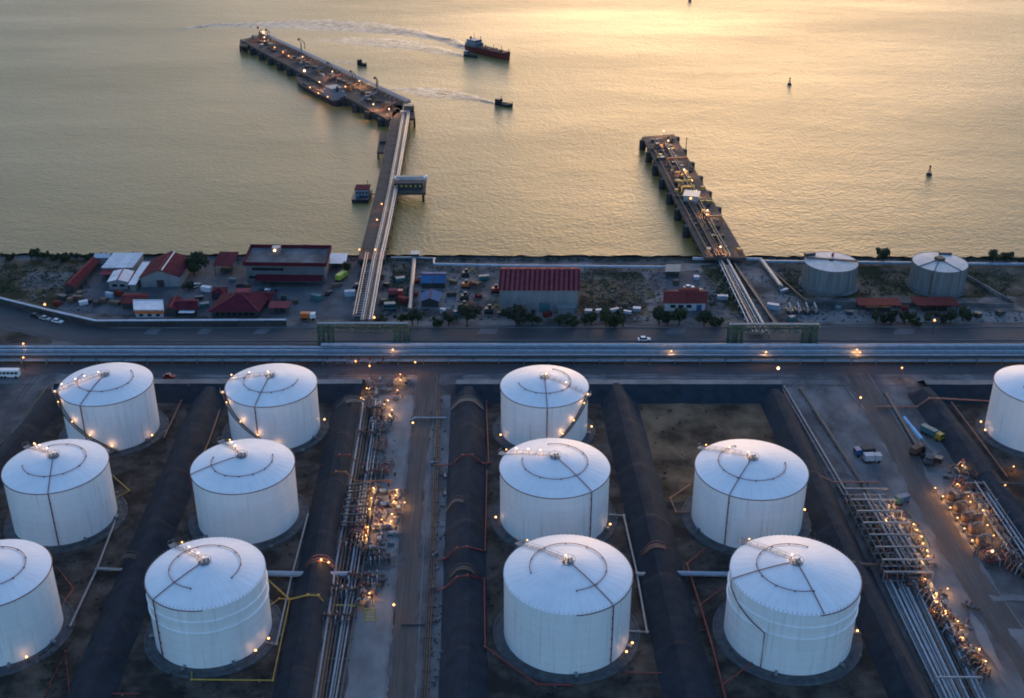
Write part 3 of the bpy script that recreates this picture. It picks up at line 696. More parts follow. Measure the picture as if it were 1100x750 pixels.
for x, y in ((404, 528), (415, 530), (428, 533), (405, 540), (416, 544), (428, 546), (403, 552), (413, 556), (426, 558), (402, 566), (414, 568), (423, 575), (408, 580), (418, 586), (403, 592), (384, 548), (386, 560), (393, 628), (402, 634), (390, 640)):
    pump(x, y, rnd.choice((0, 1.57, 3.14, -1.57)) + rnd.uniform(-.1, .1), gB, 'pumps beside the middle of the central lane', rnd.uniform(.7, 1.05))
gC = 'pump skid in the lit strip beside the portal-framed pipe rack'
for x, y in ((958, 546), (966, 553), (960, 559), (974, 561), (968, 569), (981, 571), (977, 580), (988, 581), (984, 590), (993, 594), (988, 603), (998, 606), (975, 575), (996, 630), (985, 626)):
    pump(x, y, rnd.choice((1.0, 2.57, -.57)), gC, 'pumps beside the framed pipe rack', rnd.uniform(.6, .85))
gD = 'pump skid beside the low bank of many blue-grey pipes'
for x, y in ((1012, 640), (1010, 650), (1022, 662), (1020, 672), (1035, 674), (1030, 690), (1048, 703), (1055, 715), (1045, 712), (1040, 652), (1046, 655)):
    pump(x, y, rnd.choice((1.0, 2.57, -.57)), gD, 'pumps beside the low pipe bank', rnd.uniform(.6, .85))
dr = make_drum()
for i, (x, y) in enumerate(((1020, 538), (1028, 550), (1036, 561), (1044, 573), (1052, 586), (1034, 540), (1049, 562))):
    o = dr if i == 0 else copy_tree(dr); o.location = at(x, y); o.rotation_euler = (0, 0, -.1)
    tag(o, 'round drum-shaped pump in the row along the outer lane', 'pump', 'round pumps along the outer lane')
gE = 'pump skid in the crowded manifold between the crane truck and round pumps'
for x, y in ((1028, 508), (1036, 504), (1046, 508), (1056, 512), (1034, 516), (1046, 520), (1058, 522), (1066, 516), (1018, 515), (1062, 530), (1050, 530), (1075, 560), (1080, 575), (1085, 590)):
    pump(x, y, rnd.choice((0, 1.57, .9, 2.5)), gE, 'pumps in the manifold by the crane truck', rnd.uniform(.7, 1))
gF = 'small red valve skid on the strip between central lane and dike'
for x, y in ((466, 498), (467, 597), (466, 633), (478, 512), (478, 531), (469, 668)):
    pump(x, y, rnd.uniform(0, 3), gF, 'valve skids between central lane and dike', .55)
gG = 'pump skid under the coastal pipe rack beside the pipe bridge'
for x, y in ((365, 390), (376, 391), (400, 391), (414, 390), (388, 391), (350, 391)):
    pump(x, y, rnd.choice((0, 3.14)), gG, 'pumps under the coastal pipe rack', .8)

def manifold(x, y, rz, n_, label, group, ln=7.0, m1='dark_steel', m2='rust_steel'):
    t = thing('pipe_manifold', label, 'manifold', (0, 0, 0), group); g = random.Random(int(x * 7 + y))
    for k in range(2): MB().tube([(-ln / 2, k * 1.6 - .8, .9 + k * .7), (ln / 2, k * 1.6 - .8, .9 + k * .7)], .26, 8).build('header_pipe', (m1, m2)[k], t, True)
    for i in range(n_):
        xx = -ln / 2 + (i + .5) * ln / n_; hh = g.uniform(1.8, 3.2)
        MB().tube([(xx, -2.2, .3), (xx, -1.9, hh), (xx, 1.2, hh), (xx, 2.4, .3)], .15, 6).build('branch_pipe', g.choice(('steel', m1, m2, 'blue_pipe', 'salmon_pipe')), t, True)
        MB().lathe([(.12, hh - .1), (.34, hh + .1), (.34, hh + .4), (.1, hh + .6), (.08, hh + 1.0)], 8, (xx, g.uniform(-1, .6), 0)).build('valve', g.choice(('dark_steel', 'dark_red_pipe', 'rust_steel')), t, True)
    for sx in (-1, 1):
        mb = MB(); mb.bar((sx * ln * .45, -1.4, 0), (sx * ln * .45, -1.4, 1.8), .2); mb.bar((sx * ln * .45, 1.4, 0), (sx * ln * .45, 1.4, 1.8), .2); mb.bar((sx * ln * .45, -1.4, 1.4), (sx * ln * .45, 1.4, 1.4), .2); mb.build('support', 'dark_steel', t)
    t.location = at(x, y); t.rotation_euler = (0, 0, rz)
for x, y, r_ in ((404, 446, 1.5), (412, 462, 1.5), (398, 470, 0), (408, 482, 1.55), (414, 505, 1.5), (400, 512, 0), (398, 598, 0), (408, 603, .1), (386, 624, 0), (400, 626, .1), (392, 648, 1.4), (384, 575, 1.4), (378, 590, 0), (368, 640, 0), (362, 668, 0)):
    manifold(x, y, r_, 5, 'dark valve manifold of short looping pipes in the corridor of the central lane', 'manifolds in the central corridor', rnd.uniform(5, 8))
for x, y, r_ in ((925, 545, 0), (934, 560, 0), (944, 575, 0), (952, 590, 0), (960, 604, 0), (978, 612, 0), (960, 622, .1), (985, 634, .1), (1000, 648, 2.1), (1008, 664, 2.1), (1022, 684, 2.1), (1036, 704, 2.1), (1046, 722, 2.1)):
    manifold(x, y, r_, 5, 'dark valve manifold of short looping pipes along the wide pipe rack', 'manifolds along the wide pipe rack', rnd.uniform(5, 8))
for x, y, r_ in ((1042, 515, 0), (1054, 506, .2), (1062, 540, 2.1), (1072, 556, 2.1), (1070, 528, 0), (1080, 572, 2.1), (1088, 590, 2.1), (1076, 604, 0), (1092, 612, 2.1), (1058, 598, 2.1), (1034, 526, 2.1)):
    manifold(x, y, r_, 5, 'dark valve manifold of short looping pipes beside the round pumps', 'manifolds beside the round pumps', rnd.uniform(5, 8))

# ------------------------------------------------------------------ fire-water and product pipes across the bunds
def pipe(label, pts, m, r_=.22, name='fire_pipe', cat='pipe', feet=True):
    P = [at(p[0], p[1], (p[2] if len(p) > 2 else .6)) for p in pts]
    Q = []
    for i, q in enumerate(P):
        if q.z > 3.5 and 0 < i < len(P) - 1:
            d0, d1 = (P[i - 1] - q), (P[i + 1] - q); d0.z = d1.z = 0
            Q += [q + d0.normalized() * 1.5 + Vector((0, 0, .55)), q + d1.normalized() * 1.5 + Vector((0, 0, .55))]
        else: Q.append(q)
    P = Q
    t = thing(name, label, cat, fall(P[0], 0))
    MB().tube(P, r_, 8).build('pipe', m, t, True)
    if feet:
        for a, b2 in zip(P[:-1], P[1:]):
            k = int((b2 - a).length / 6)
            for i in range(k):
                q = lerp(a, b2, (i + .5) / k)
                if q.z < 1.4: MB().box(fall(q, (q.z - r_) / 2), (.5, .5, max(.1, q.z - r_))).build('support', 'concrete', t)
    for q in P[1:-1]: MB().lathe([(r_ * 1.1, -.2), (r_ * 1.7, -.15), (r_ * 1.7, .15), (r_ * 1.1, .2)], 8, q).build('flange', m, t)
    return t
pipe('dark red pipe hopping the dike opposite the middle tank', [(466, 500), (486, 499, .8), (502, 491, 4.1), (518, 498, .8), (528, 497)], 'red_pipe')
pipe('dark red pipe standing along the foot of the dike behind the middle tanks', [(522, 425), (525, 497)], 'dark_red_pipe')
pipe('red pipe hopping the dike next to a stile, upper of two', [(470, 602), (478, 600, .8), (497, 591, 4.1), (519, 592, 1)], 'red_pipe')
pipe('red pipe running along the dike foot beside the middle tanks', [(523, 505), (521, 592)], 'dark_red_pipe')
pipe('red pipe hopping the dike and bending round the tank third from the coastal rack', [(468, 634), (478, 632, .8), (497, 622, 4.1), (520, 622, 1), (521, 695), (577, 735), (615, 736)], 'red_pipe')
pipe('dark red pipe hopping the dike beside the pale pipe bank', [(345, 500), (354, 499, .8), (370, 491, 4.1), (384, 498, 1), (424, 499, 1)], 'red_pipe')
pipe('orange pipe hopping the dike and running along its foot', [(334, 590), (352, 516, .8), (366, 509, 4.1), (382, 517, 1), (422, 516, 1)], 'orange_pipe')
pipe('bright yellow pipe hopping the dike to a yellow ladder frame', [(287, 622), (311, 644, .8), (336, 643, 4.1), (350, 650, 1), (393, 651, 1)], 'yellow_pipe', .24)
pipe('long yellow pipe cornering in front of the banded tank', [(311, 646), (293, 731), (206, 730), (206, 722)], 'yellow_pipe', .2)
pipe('thin yellow pipe looping off the side of the banded tank', [(288, 652), (300, 643), (311, 644)], 'yellow_pipe', .18)
pipe('thin yellow pipe looping beside the tank with a lone riser', [(119, 509), (139, 527), (121, 537)], 'yellow_pipe', .17)
pipe('orange pipe along the dike foot beside the banded tank', [(113, 748), (150, 650), (157, 628)], 'orange_pipe', .2)
pipe('orange pipe along the dike from the tank with a diagonal stair', [(236, 440), (226, 470), (190, 552)], 'orange_pipe', .18)
pipe('salmon pipe slanting beside the tank with a front stair', [(204, 411, 4.2), (196, 428), (176, 470)], 'salmon_pipe', .2)
pipe('red pipe lying across the ground below the minibus-side tanks', [(48, 748), (70, 700), (75, 746), (150, 745)], 'red_pipe', .16)
pipe('thin red pipe looping from the foot of the lamp-footed tank', [(62, 610), (79, 632), (66, 652)], 'red_pipe', .15)
pipe('pale grey elbow pipe running along the bund of the minibus-side tanks', [(126, 553), (104, 611), (75, 673)], 'pale_pipe', .3, 'product_pipe')
pipe('short pale branch pipe entering the dike beside the minibus-side tanks', [(104, 611, .7), (132, 612, .7)], 'pale_pipe', .45, 'product_pipe')
pipe('pale pipe down the bund side of the dike beside the banded tank', [(331, 552), (313, 620), (297, 692), (285, 690)], 'pale_pipe', .26, 'product_pipe')
pipe('thick blue-grey pipe duct passing under the dike by the banded tank', [(283, 616, 1.1), (330, 617, 1.1)], 'coping_blue', .8, 'product_pipe', feet=False)
pipe('thick blue-grey duct end coming out of the dike at the pipe bank', [(350, 617, 1.1), (376, 617, 1.1)], 'coping_blue', .8, 'product_pipe', feet=False)
pipe('pale double-bend pipe beside the tank third from the coastal rack', [(654, 553), (670, 554), (684, 615), (695, 679), (673, 678)], 'pale_pipe', .28, 'product_pipe')
pipe('thick pale duct between the wide dike and the double-banded tank', [(726, 616, 1.0), (786, 617, 1.0)], 'coping_blue', .7, 'product_pipe', feet=False)
pipe('short pale duct end on the middle-tank side of the wide dike', [(684, 617, .9), (698, 617, .9)], 'pale_pipe', .6, 'product_pipe', feet=False)
pipe('salmon pipe along the foot of the wide dike facing the middle tanks', [(684, 578), (700, 640), (724, 756)], 'salmon_pipe', .24)
pipe('crimson pipe along the foot of the wide dike facing the double-banded tank', [(757, 590), (738, 606), (752, 650), (764, 690), (781, 756)], 'red_pipe', .27)
pipe('short red pipe joining the crimson line to the double-banded tank', [(752, 650), (785, 625, 1)], 'red_pipe', .18)
pipe('short red pipe joining the crimson line near the shell pipe', [(776, 736), (808, 712, 1)], 'red_pipe', .18)
pipe('thin red pipe at the foot of the tank third from the coastal rack', [(672, 722), (714, 723)], 'red_pipe', .15)
pipe('salmon pipe hopping the dike beside the tank fronting the empty bund', [(868, 510, 1), (880, 511, 2.6), (896, 518, 1), (944, 518, .8)], 'salmon_pipe', .24)
pipe('salmon pipe along the dike foot beside the tank fronting the empty bund', [(867, 528), (884, 572)], 'salmon_pipe', .2)
pipe('salmon pipe loop on the empty-bund side of its tank', [(742, 520), (720, 535), (726, 550), (742, 550)], 'salmon_pipe', .2)
pipe('long salmon pipe crossing the yard and the outer dike', [(941, 437), (985, 437, .8), (1003, 430, 4.0), (1064, 431, 1)], 'salmon_pipe', .26)
pipe('pale pipe running down the bund beside the edge tank', [(1022, 432, 1.2), (1058, 480), (1082, 512)], 'salmon_pipe', .26)
pipe('rusty pipe bundle crossing the dike from the double-banded tank to the rack', [(914, 604, 3.8), (930, 607, 2), (985, 607, 1.5)], 'rust_steel', .5)
pipe('dark red pipe crossing the outer lane pumps', [(1062, 603, 1), (1120, 598, 1.2)], 'red_pipe', .3)
pipe('brown pipe over the outer dike near the manifold', [(1040, 520, 2), (1082, 519, 3.5), (1130, 522, 1)], 'rust_steel', .35)
pipe('blue pipe lying on the apron beside the outer lane', [(440, 452), (446, 449), (480, 449)], 'blue_pipe', .3, 'product_pipe')
pipe('green hose line along the edge of the outer lane', [(974, 545), (998, 588)], 'green_steel', .22, 'hose_line')
pipe('green and ochre cable tray in the yard beyond the minibus-side dike', [(25, 452), (12, 466)], 'green_steel', .35, 'cable_tray')
pipe('dark drain pipe along the yard beyond the minibus-side dike', [(53, 413), (24, 452)], 'dark_steel', .25, 'drain_pipe')
pipe('dark bar lying across the central lane', [(431, 671, .25), (456, 671, .25)], 'dark_steel', .2, 'crossing_pipe', feet=False)

# stiles over the dikes
def stile(label, x, y, wid, m='rust_steel', h=4.3):
    c = at(x, y, 4.0); c.z = 0; t = thing('stile', label, 'stile', c)
    pts = [c + Vector((s * wid, 0, z)) for s, z in ((-1, .6), (-.45, h - .5), (-.15, h), (.15, h), (.45, h - .5), (1, .6))]
    for q in (-.7, .7):
        MB().tube([p + Vector((0, q, 0)) for p in pts], .1, 4).build('stringer', m, t)
        MB().tube([p + Vector((0, q, 1)) for p in pts], .08, 4).build('handrail', m, t)
    mb = MB()
    for a, b2 in zip(pts[:-1], pts[1:]):
        k = max(2, int((b2 - a).length / .5))
        for i in range(k): mb.box(lerp(a, b2, (i + .5) / k), (.35, 1.3, .07))
    mb.build('tread', 'dark_steel', t)
stile('stile with pale railings over the dike behind the bus-side tanks', 139, 598, 4.2)
stile('stile with pale railings near the head of the central dike', 502, 430, 5.5, 'light_concrete')
stile('stile with tan railings on the central dike between two red pipes', 498, 611, 4.2)
stile('stile with ochre railings over the wide dike', 705.5, 587, 4.2, 'salmon_pipe')
stile('half-buried stile ramp on the central dike beside the middle tank', 492, 538, 3.5)
stile('stile with glowing railings over the dike at the banded tank', 344, 602, 4.5, 'salmon_pipe')
stile('pale footbridge at the head of the pump-alley dike', 381, 431, 6.5, 'light_concrete')
lamps([(345, 601), (353, 604)], 'small warm lamp on the stile over the dike at the banded tank', 'stile lamps', h=1.6, r=.3, z=3.2)
# yellow ladder frame
c = at(398, 668); t = thing('ladder_frame', 'yellow ladder-shaped valve frame at the end of the yellow pipe', 'frame', c)
for q in (-1.4, 1.4): MB().bar(c + Vector((q, 0, 0)), c + Vector((q, 0, 4.5)), .25).build('post', 'yellow_pipe', t)
for k in range(5): MB().bar(c + Vector((-1.4, 0, .6 + k * .9)), c + Vector((1.4, 0, .6 + k * .9)), .2).build('rung', 'yellow_pipe', t)

# ------------------------------------------------------------------ green pipe bridges over the coastal road
def bridge(label, x0, x1, y, h, towers):
    a, b2 = at(x0, y), at(x1, y); c = (a + b2) / 2; t = thing('pipe_bridge', label, 'pipe bridge', c)
    dep = 3.4
    for q in (-1, 1):
        mb = MB(); n_ = 12
        for zz in (h - 2.0, h): mb.bar(fall(a, zz) + Vector((0, q * dep / 2, 0)), fall(b2, zz) + Vector((0, q * dep / 2, 0)), .36)
        for i in range(n_):
            p0, p1 = lerp(a, b2, i / n_), lerp(a, b2, (i + 1) / n_); v = Vector((0, q * dep / 2, 0))
            mb.bar(fall(p0, h - 2.0) + v, fall(p0, h) + v, .26); mb.bar(fall(p0, h - 2.0 if i % 2 else h) + v, fall(p1, h if i % 2 else h - 2.0) + v, .24)
        mb.build('truss', 'green_steel', t)
    for i in range(17):
        p = lerp(a, b2, i / 16); MB().box(fall(p, h + .1), (.5, dep + .6, .3)).build('cross_beam', 'light_concrete' if i % 2 else 'green_steel', t)
    for k in range(3):
        MB().tube([fall(a, h + .75) + Vector((0, -1.3 + k * .65, 0)), fall(b2, h + .75) + Vector((0, -1.3 + k * .65, 0))], .24, 8).build('pipe', ('green_steel', 'blue_pipe', 'steel')[k % 3], t, True)
    for x in towers:
        p = at(x, y); mb = MB()
        for sx in (-.9, .9):
            for sy in (-1.5, 1.5): mb.bar(p + Vector((sx, sy, 0)), p + Vector((sx, sy, h + .9)), .5)
        for k in range(5):
            z0, z1 = h * k / 5, h * (k + 1) / 5
            for sy in (-1.5, 1.5): mb.bar(p + Vector((-.9, sy, z0)), p + Vector((.9, sy, z1)), .2); mb.bar(p + Vector((-.9, sy, z1)), p + Vector((.9, sy, z1)), .2)
            for sx in (-.9, .9): mb.bar(p + Vector((sx, -1.5, z0)), p + Vector((sx, 1.5, z1)), .2)
        mb.build('tower', 'green_steel', t)
bridge('green lattice pipe bridge over the road at the long angled jetty', 343, 440, 371, 8.6, (346, 356, 427, 437))
bridge('green lattice pipe bridge over the road at the short broad jetty', 781, 877, 371, 8.2, (784, 793, 864, 873))

# ------------------------------------------------------------------ jetties
def deck_poly(name, t, poly, z, th, m, side):
    mb = MB(); mb.prism(poly, z - th, z); return mb.build(name, m, t)
ZD = 3.0
def trestle():
    ctr = [(399, 279), (407.5, 244), (416, 205), (424, 163), (431, 125), (433, 113)]
    P = [at(x, y, ZD) for x, y in ctr]; Wd = 5.6
    t = thing('jetty_trestle', 'long narrow jetty trestle with a brown roadway and pale pipes along one side', 'jetty', fall(P[0], -2.6))
    tot = []; 
    for a, b2 in zip(P[:-1], P[1:]):
        k = max(1, round((b2 - a).length / 14)); tot += [lerp(a, b2, i / k) for i in range(k)]
    tot.append(P[-1])
    for i, (a, b2) in enumerate(zip(tot[:-1], tot[1:])):
        d = (b2 - a).normalized(); u = Vector((d.y, -d.x, 0)); e = d * .06
        MB().prism([a - u * Wd + e, a + u * Wd + e, b2 + u * Wd - e, b2 - u * Wd - e], ZD - 1.0, ZD).build('deck_span', 'jetty_deck', t)
        mb = MB()
        for q in (-.8, .8): mb.tube([a + u * Wd * q - Vector((0, 0, .8)), fall(a + u * Wd * q, -7)], .55, 8)
        mb.bar(a - u * Wd - Vector((0, 0, 1.3)), a + u * Wd - Vector((0, 0, 1.3)), 1.0)
        mb.build('pile_bent', 'jetty_side', t)
        mb = MB()
        for k in range(3):
            p = lerp(a, b2, k / 3); mb.bar(p + u * .3 + Vector((0, 0, .35)), p + u * Wd * .95 + Vector((0, 0, .35)), .3)
        mb.build('sleeper', 'concrete', t)
        mb = MB()
        for q in (-.97, .97):
            mb.bar(a + u * Wd * q + Vector((0, 0, 1)), b2 + u * Wd * q + Vector((0, 0, 1)), .1)
            for k in range(4): p = lerp(a, b2, k / 4) + u * Wd * q; mb.bar(p, p + Vector((0, 0, 1)), .1)
        mb.build('railing', 'dark_steel', t)
    offs = ((.10, .22, 'steel'), (.24, .3, 'blue_pipe'), (.38, .3, 'dark_steel'), (.52, .26, 'rust_steel'), (.68, .42, 'pale_pipe'), (.84, .38, 'steel'))
    for f, r_, m_ in offs:
        pts = []
        for i, p in enumerate(P):
            d = (P[min(i + 1, len(P) - 1)] - P[max(i - 1, 0)]).normalized(); u = Vector((d.y, -d.x, 0)); pts.append(p + u * Wd * f + Vector((0, 0, .55 + r_)))
        # the pipes go on over the land to the pipe bridge
        d = (P[1] - P[0]).normalized(); u = Vector((d.y, -d.x, 0)); g_ = at(386, 345, 2.5)
        pts = [fall(g_ + u * Wd * f, 2.9 + r_ * .2)] + pts
        MB().tube(pts, r_, 8).build('pipe', m_, t, True)
    a, b2 = at(386, 345), at(399, 279); d = (b2 - a).normalized(); u = Vector((d.y, -d.x, 0)); n_ = 26
    for i in range(n_):
        p = lerp(a, b2, i / n_); mb = MB()
        mb.bar(fall(p - u * 2.5, 2.3), fall(p + u * 5.6, 2.3), .38)
        for q in (-2.3, 5.3): mb.bar(fall(p + u * q, 0), fall(p + u * q, 2.3), .35)
        mb.build('land_support', 'steel', t)
    mb = MB(); 
    for q in (-2.2, -1.2): mb.tube([fall(a + u * q, 2.8), fall(b2 + u * q, 3.4)], .22, 6)
    mb.build('land_pipe', 'steel', t)
trestle()
def arm(label, x, y, h, m='dark_steel', lean=.25, z=ZD):
    p = at(x, y, z); t = thing('loading_arm', label, 'loading arm', p, 'loading arms on the angled berth')
    MB().bar(p, p + Vector((0, 0, h * .62)), .9, .6).build('riser', m, t)
    MB().tube([p + Vector((0, 0, h * .6)), p + Vector((-h * lean * .4, 0, h)), p + Vector((h * lean, -.6, h * .72)), p + Vector((h * lean, -.6, h * .3))], .3, 6).build('arm', m, t)
    MB().box(p + Vector((-h * .14, 0, h * .92)), (1.2, .9, 1.4)).build('counterweight', 'rust_steel', t)
    MB().box(p + Vector((0, 0, .4)), (2.2, 2.2, .8)).build('base', 'concrete', t)
def berth():
    cor = [at(258, 43, ZD), at(284, 36.5, ZD), at(442, 110, ZD), at(417, 129, ZD)]     # far-left, back-left, back-right, front-right
    t = thing('berth_platform', 'long dark berth platform set at an angle across the end of the trestle', 'jetty', fall(cor[3], -2.6))
    n_ = 14
    for i in range(n_):
        a, b2, c_, d_ = lerp(cor[0], cor[3], i / n_), lerp(cor[0], cor[3], (i + .99) / n_), lerp(cor[1], cor[2], (i + .99) / n_), lerp(cor[1], cor[2], i / n_)
        MB().prism([a, b2, c_, d_], ZD - 1.6, ZD).build('deck_span', 'jetty_deck', t)
        mb = MB(); mb.prism([a + Vector((0, .5, 0)), b2 + Vector((0, .5, 0)), b2 + Vector((.3, 1.3, 0)), a + Vector((.3, 1.3, 0))], -1.6, ZD - 1.62); mb.build('fascia', 'jetty_side', t)
        mb = MB(); m_ = (a + b2) / 2; dv = (b2 - a).normalized(); nn = Vector((dv.y, -dv.x, 0))
        mb.lathe([(2.6, -5), (2.6, ZD - 1.2), (2.2, ZD - .9)], 10, fall(m_ + nn * .2, 0)); mb.build('fender_pile', 'jetty_side', t)
        mb = MB()
        for q in (.2, .5, .8): mb.tube([fall(lerp(a, d_, q), ZD - 1.2), fall(lerp(a, d_, q), -7)], .7, 8)
        mb.bar(fall(a, ZD - 2.1), fall(d_, ZD - 2.1), 1.2); mb.build('pile_bent', 'jetty_side', t)
    up = Vector((0, 0, 1))
    for k, (q, r_, m_) in enumerate(((.97, .35, 'pale_pipe'), (.93, .4, 'pale_pipe'), (.88, .35, 'steel'), (.83, .4, 'steel'), (.75, .3, 'dark_steel'), (.5, .3, 'rust_steel'))):
        MB().tube([lerp(cor[0], cor[1], q) + up * (1.6 + .1 * k) * (1 if q > .7 else .4), lerp(cor[3], cor[2], q) + up * (1.6 + .1 * k) * (1 if q > .7 else .4)], r_, 8).build('pipe', m_, t, True)
    for i in range(40):
        f = (i + .5) / 40; a, b2 = lerp(lerp(cor[0], cor[1], .72), lerp(cor[3], cor[2], .72), f), lerp(cor[1], cor[2], f)
        mb = MB(); mb.bar(a + up * 1.25, b2 + up * 1.25, .35); mb.bar(a, a + up * 1.3, .3); mb.bar(b2 - Vector((0, .3, 0)), b2 + up * 1.3 - Vector((0, .3, 0)), .3); mb.build('pipe_support', 'steel', t)
    g = random.Random(3)
    for i in range(34):
        p = lerp(lerp(cor[0], cor[3], g.uniform(.04, .96)), lerp(cor[1], cor[2], g.uniform(.04, .96)), g.uniform(.15, .6)); p = lerp(lerp(cor[0], cor[1], .4), lerp(cor[3], cor[2], .4), (i + .5) / 34) + Vector((g.uniform(-5, 5), g.uniform(-4, 4), 0)) * .7
        s = Vector((g.uniform(1.2, 4), g.uniform(1, 2.5), g.uniform(.8, 2.6)))
        o = MB().box(p + up * s.z / 2, s, -.48).build('equipment_box', g.choice(('dark_steel', 'rust_steel', 'ship_house', 'jetty_deck', 'dark_steel')), t)
    for i in range(9):
        f = (i + .5) / 9; a, b2 = lerp(lerp(cor[0], cor[1], .12), lerp(cor[3], cor[2], .12), f), lerp(lerp(cor[0], cor[1], .72), lerp(cor[3], cor[2], .72), f + .01)
        for q in (-.8, 0, .8): MB().tube([a + UP_ * .5 + Vector((q, 0, 0)), a + UP_ * 1.3 + Vector((q, .5, 0)), b2 + UP_ * 1.3 + Vector((q, 0, 0))], .22, 6).build('manifold_pipe', ('rust_steel', 'steel', 'salmon_pipe')[i % 3], t, True)
        mb = MB(); c0 = lerp(a, b2, .45)
        for sx in (-1.6, 1.6):
            for sy in (-1.6, 1.6): mb.bar(c0 + Vector((sx, sy, 0)), c0 + Vector((sx, sy, 3.6)), .25)
        mb.box(c0 + UP_ * 3.6, (3.6, 3.6, .2)); mb.bar(c0 + Vector((-1.7, -1.7, 4.5)), c0 + Vector((1.7, -1.7, 4.5)), .12); mb.bar(c0 + Vector((-1.7, 1.7, 4.5)), c0 + Vector((1.7, 1.7, 4.5)), .12)
        mb.build('access_tower', 'dark_steel' if i % 2 else 'rust_steel', t)
    return cor
UP_ = Vector((0, 0, 1))
BC = berth()
arm('tall dark loading arm tower halfway along the angled berth', 324, 57, 10.5)
arm('slim loading arm at the outer end of the angled berth', 279, 38.5, 6.5)
arm('second slim loading arm at the outer end of the angled berth', 288, 41.5, 7)
arm('brown loading arm near the elbow of the angled berth', 405, 97, 8.5, 'rust_steel', .1)
arm('short loading arm before the elbow of the angled berth', 379, 88, 7.5)
arm('short loading arm beside the moored tanker', 354, 77, 6.5)
JZ = dict(z=ZD, h=4.5)
lamps([(279, 31), (284, 40), (325, 61), (357, 77), (386, 87), (401, 112), (418, 117), (343, 88)], 'pale lamp on a post on the angled berth', 'lamps on the angled berth', 'jetty', 'bulb_white', 4, .38, ZD)
lamps([(327, 76)], 'bright orange-white flood lamp over the bow of the moored tanker', None, 'flood', 'bulb_white', 7, .8, ZD)
lamps([(295, 51), (304, 56), (310, 60), (371, 93)], 'orange lamp low on the deck of the angled berth', 'orange lamps on the angled berth', 'jetty', 'bulb_orange', 2.5, .45, ZD)
lamps([(403, 268), (386, 268), (405, 236), (410, 219)], 'orange lamp on the railing of the jetty trestle', 'trestle lamps', 'orange', 'bulb_orange', 3, .38, ZD)
# elbow platform and small platforms at the trestle
def platform(label, pts, z, parts, name='jetty_platform'):
    P = [at(x, y, z) for x, y in pts]; c = sum(P, Vector((0, 0, 0))) / len(P)
    t = thing(name, label, 'platform', fall(c, -2.6)); MB().prism(P, z - 1.2, z).build('deck', 'jetty_deck', t)
    for p in P:
        q = lerp(p, c, .15); MB().tube([fall(q, z - 1), fall(q, -7)], .6, 8).build('pile', 'jetty_side', t)
    for off, size, m_ in parts:
        MB().box(c + Vector(off) + Vector((0, 0, size[2] / 2)), size).build('equipment_house' if size[2] > 2 else 'equipment_box', m_, t)
    return t, c
t, c = platform('square elbow platform with a dark cabin where trestle meets berth', [(436, 128), (446, 127), (444, 112), (431, 113)], ZD + .2, [((0, 2, 0), (6, 5, 3.5), 'dark_steel'), ((-2, -4, 0), (5, 3, 1.5), 'pale_pipe')])
t, c = platform('dark platform with a blue-roofed pump shed on the outer side of the trestle', [(422, 207), (457, 207), (458, 193), (424, 193)], ZD - .4, [])
MB().box(c + Vector((0, -2.5, 1.6)), (14, 5, 3.2)).build('wall', 'dark_wall', t)
MB().box(c + Vector((0, 3.5, 3.3)), (16, 4.5, .5)).build('roof', 'coping_blue', t); MB().box(c + Vector((0, 3.4, 3.7)), (13.5, 2.4, .4)).build('roof_trough', 'teal', t)
for k in range(6): MB().box(c + Vector((-6 + k * 2.3, -5.06, 1.7)), (.9, .12, 1.0)).build('window', 'yellow_pipe', t)
MB().box(c + Vector((8.0, 4, 3.0)), (1, 3, 2)).build('tank_box', 'white_sheet', t)
t, c = platform('small mooring platform hanging beside the upper trestle', [(405, 163), (416, 164), (418, 143), (408, 142)], ZD - .6, [((0, 0, 0), (3, 6, 1.4), 'jetty_side')])
t, c = platform('mooring dolphin at the outer end of the angled berth', [(257, 49), (266, 50), (268, 43), (258, 42)], ZD - .4, [((0, 0, 0), (2, 2, 1.2), 'dark_steel')], 'mooring_dolphin')

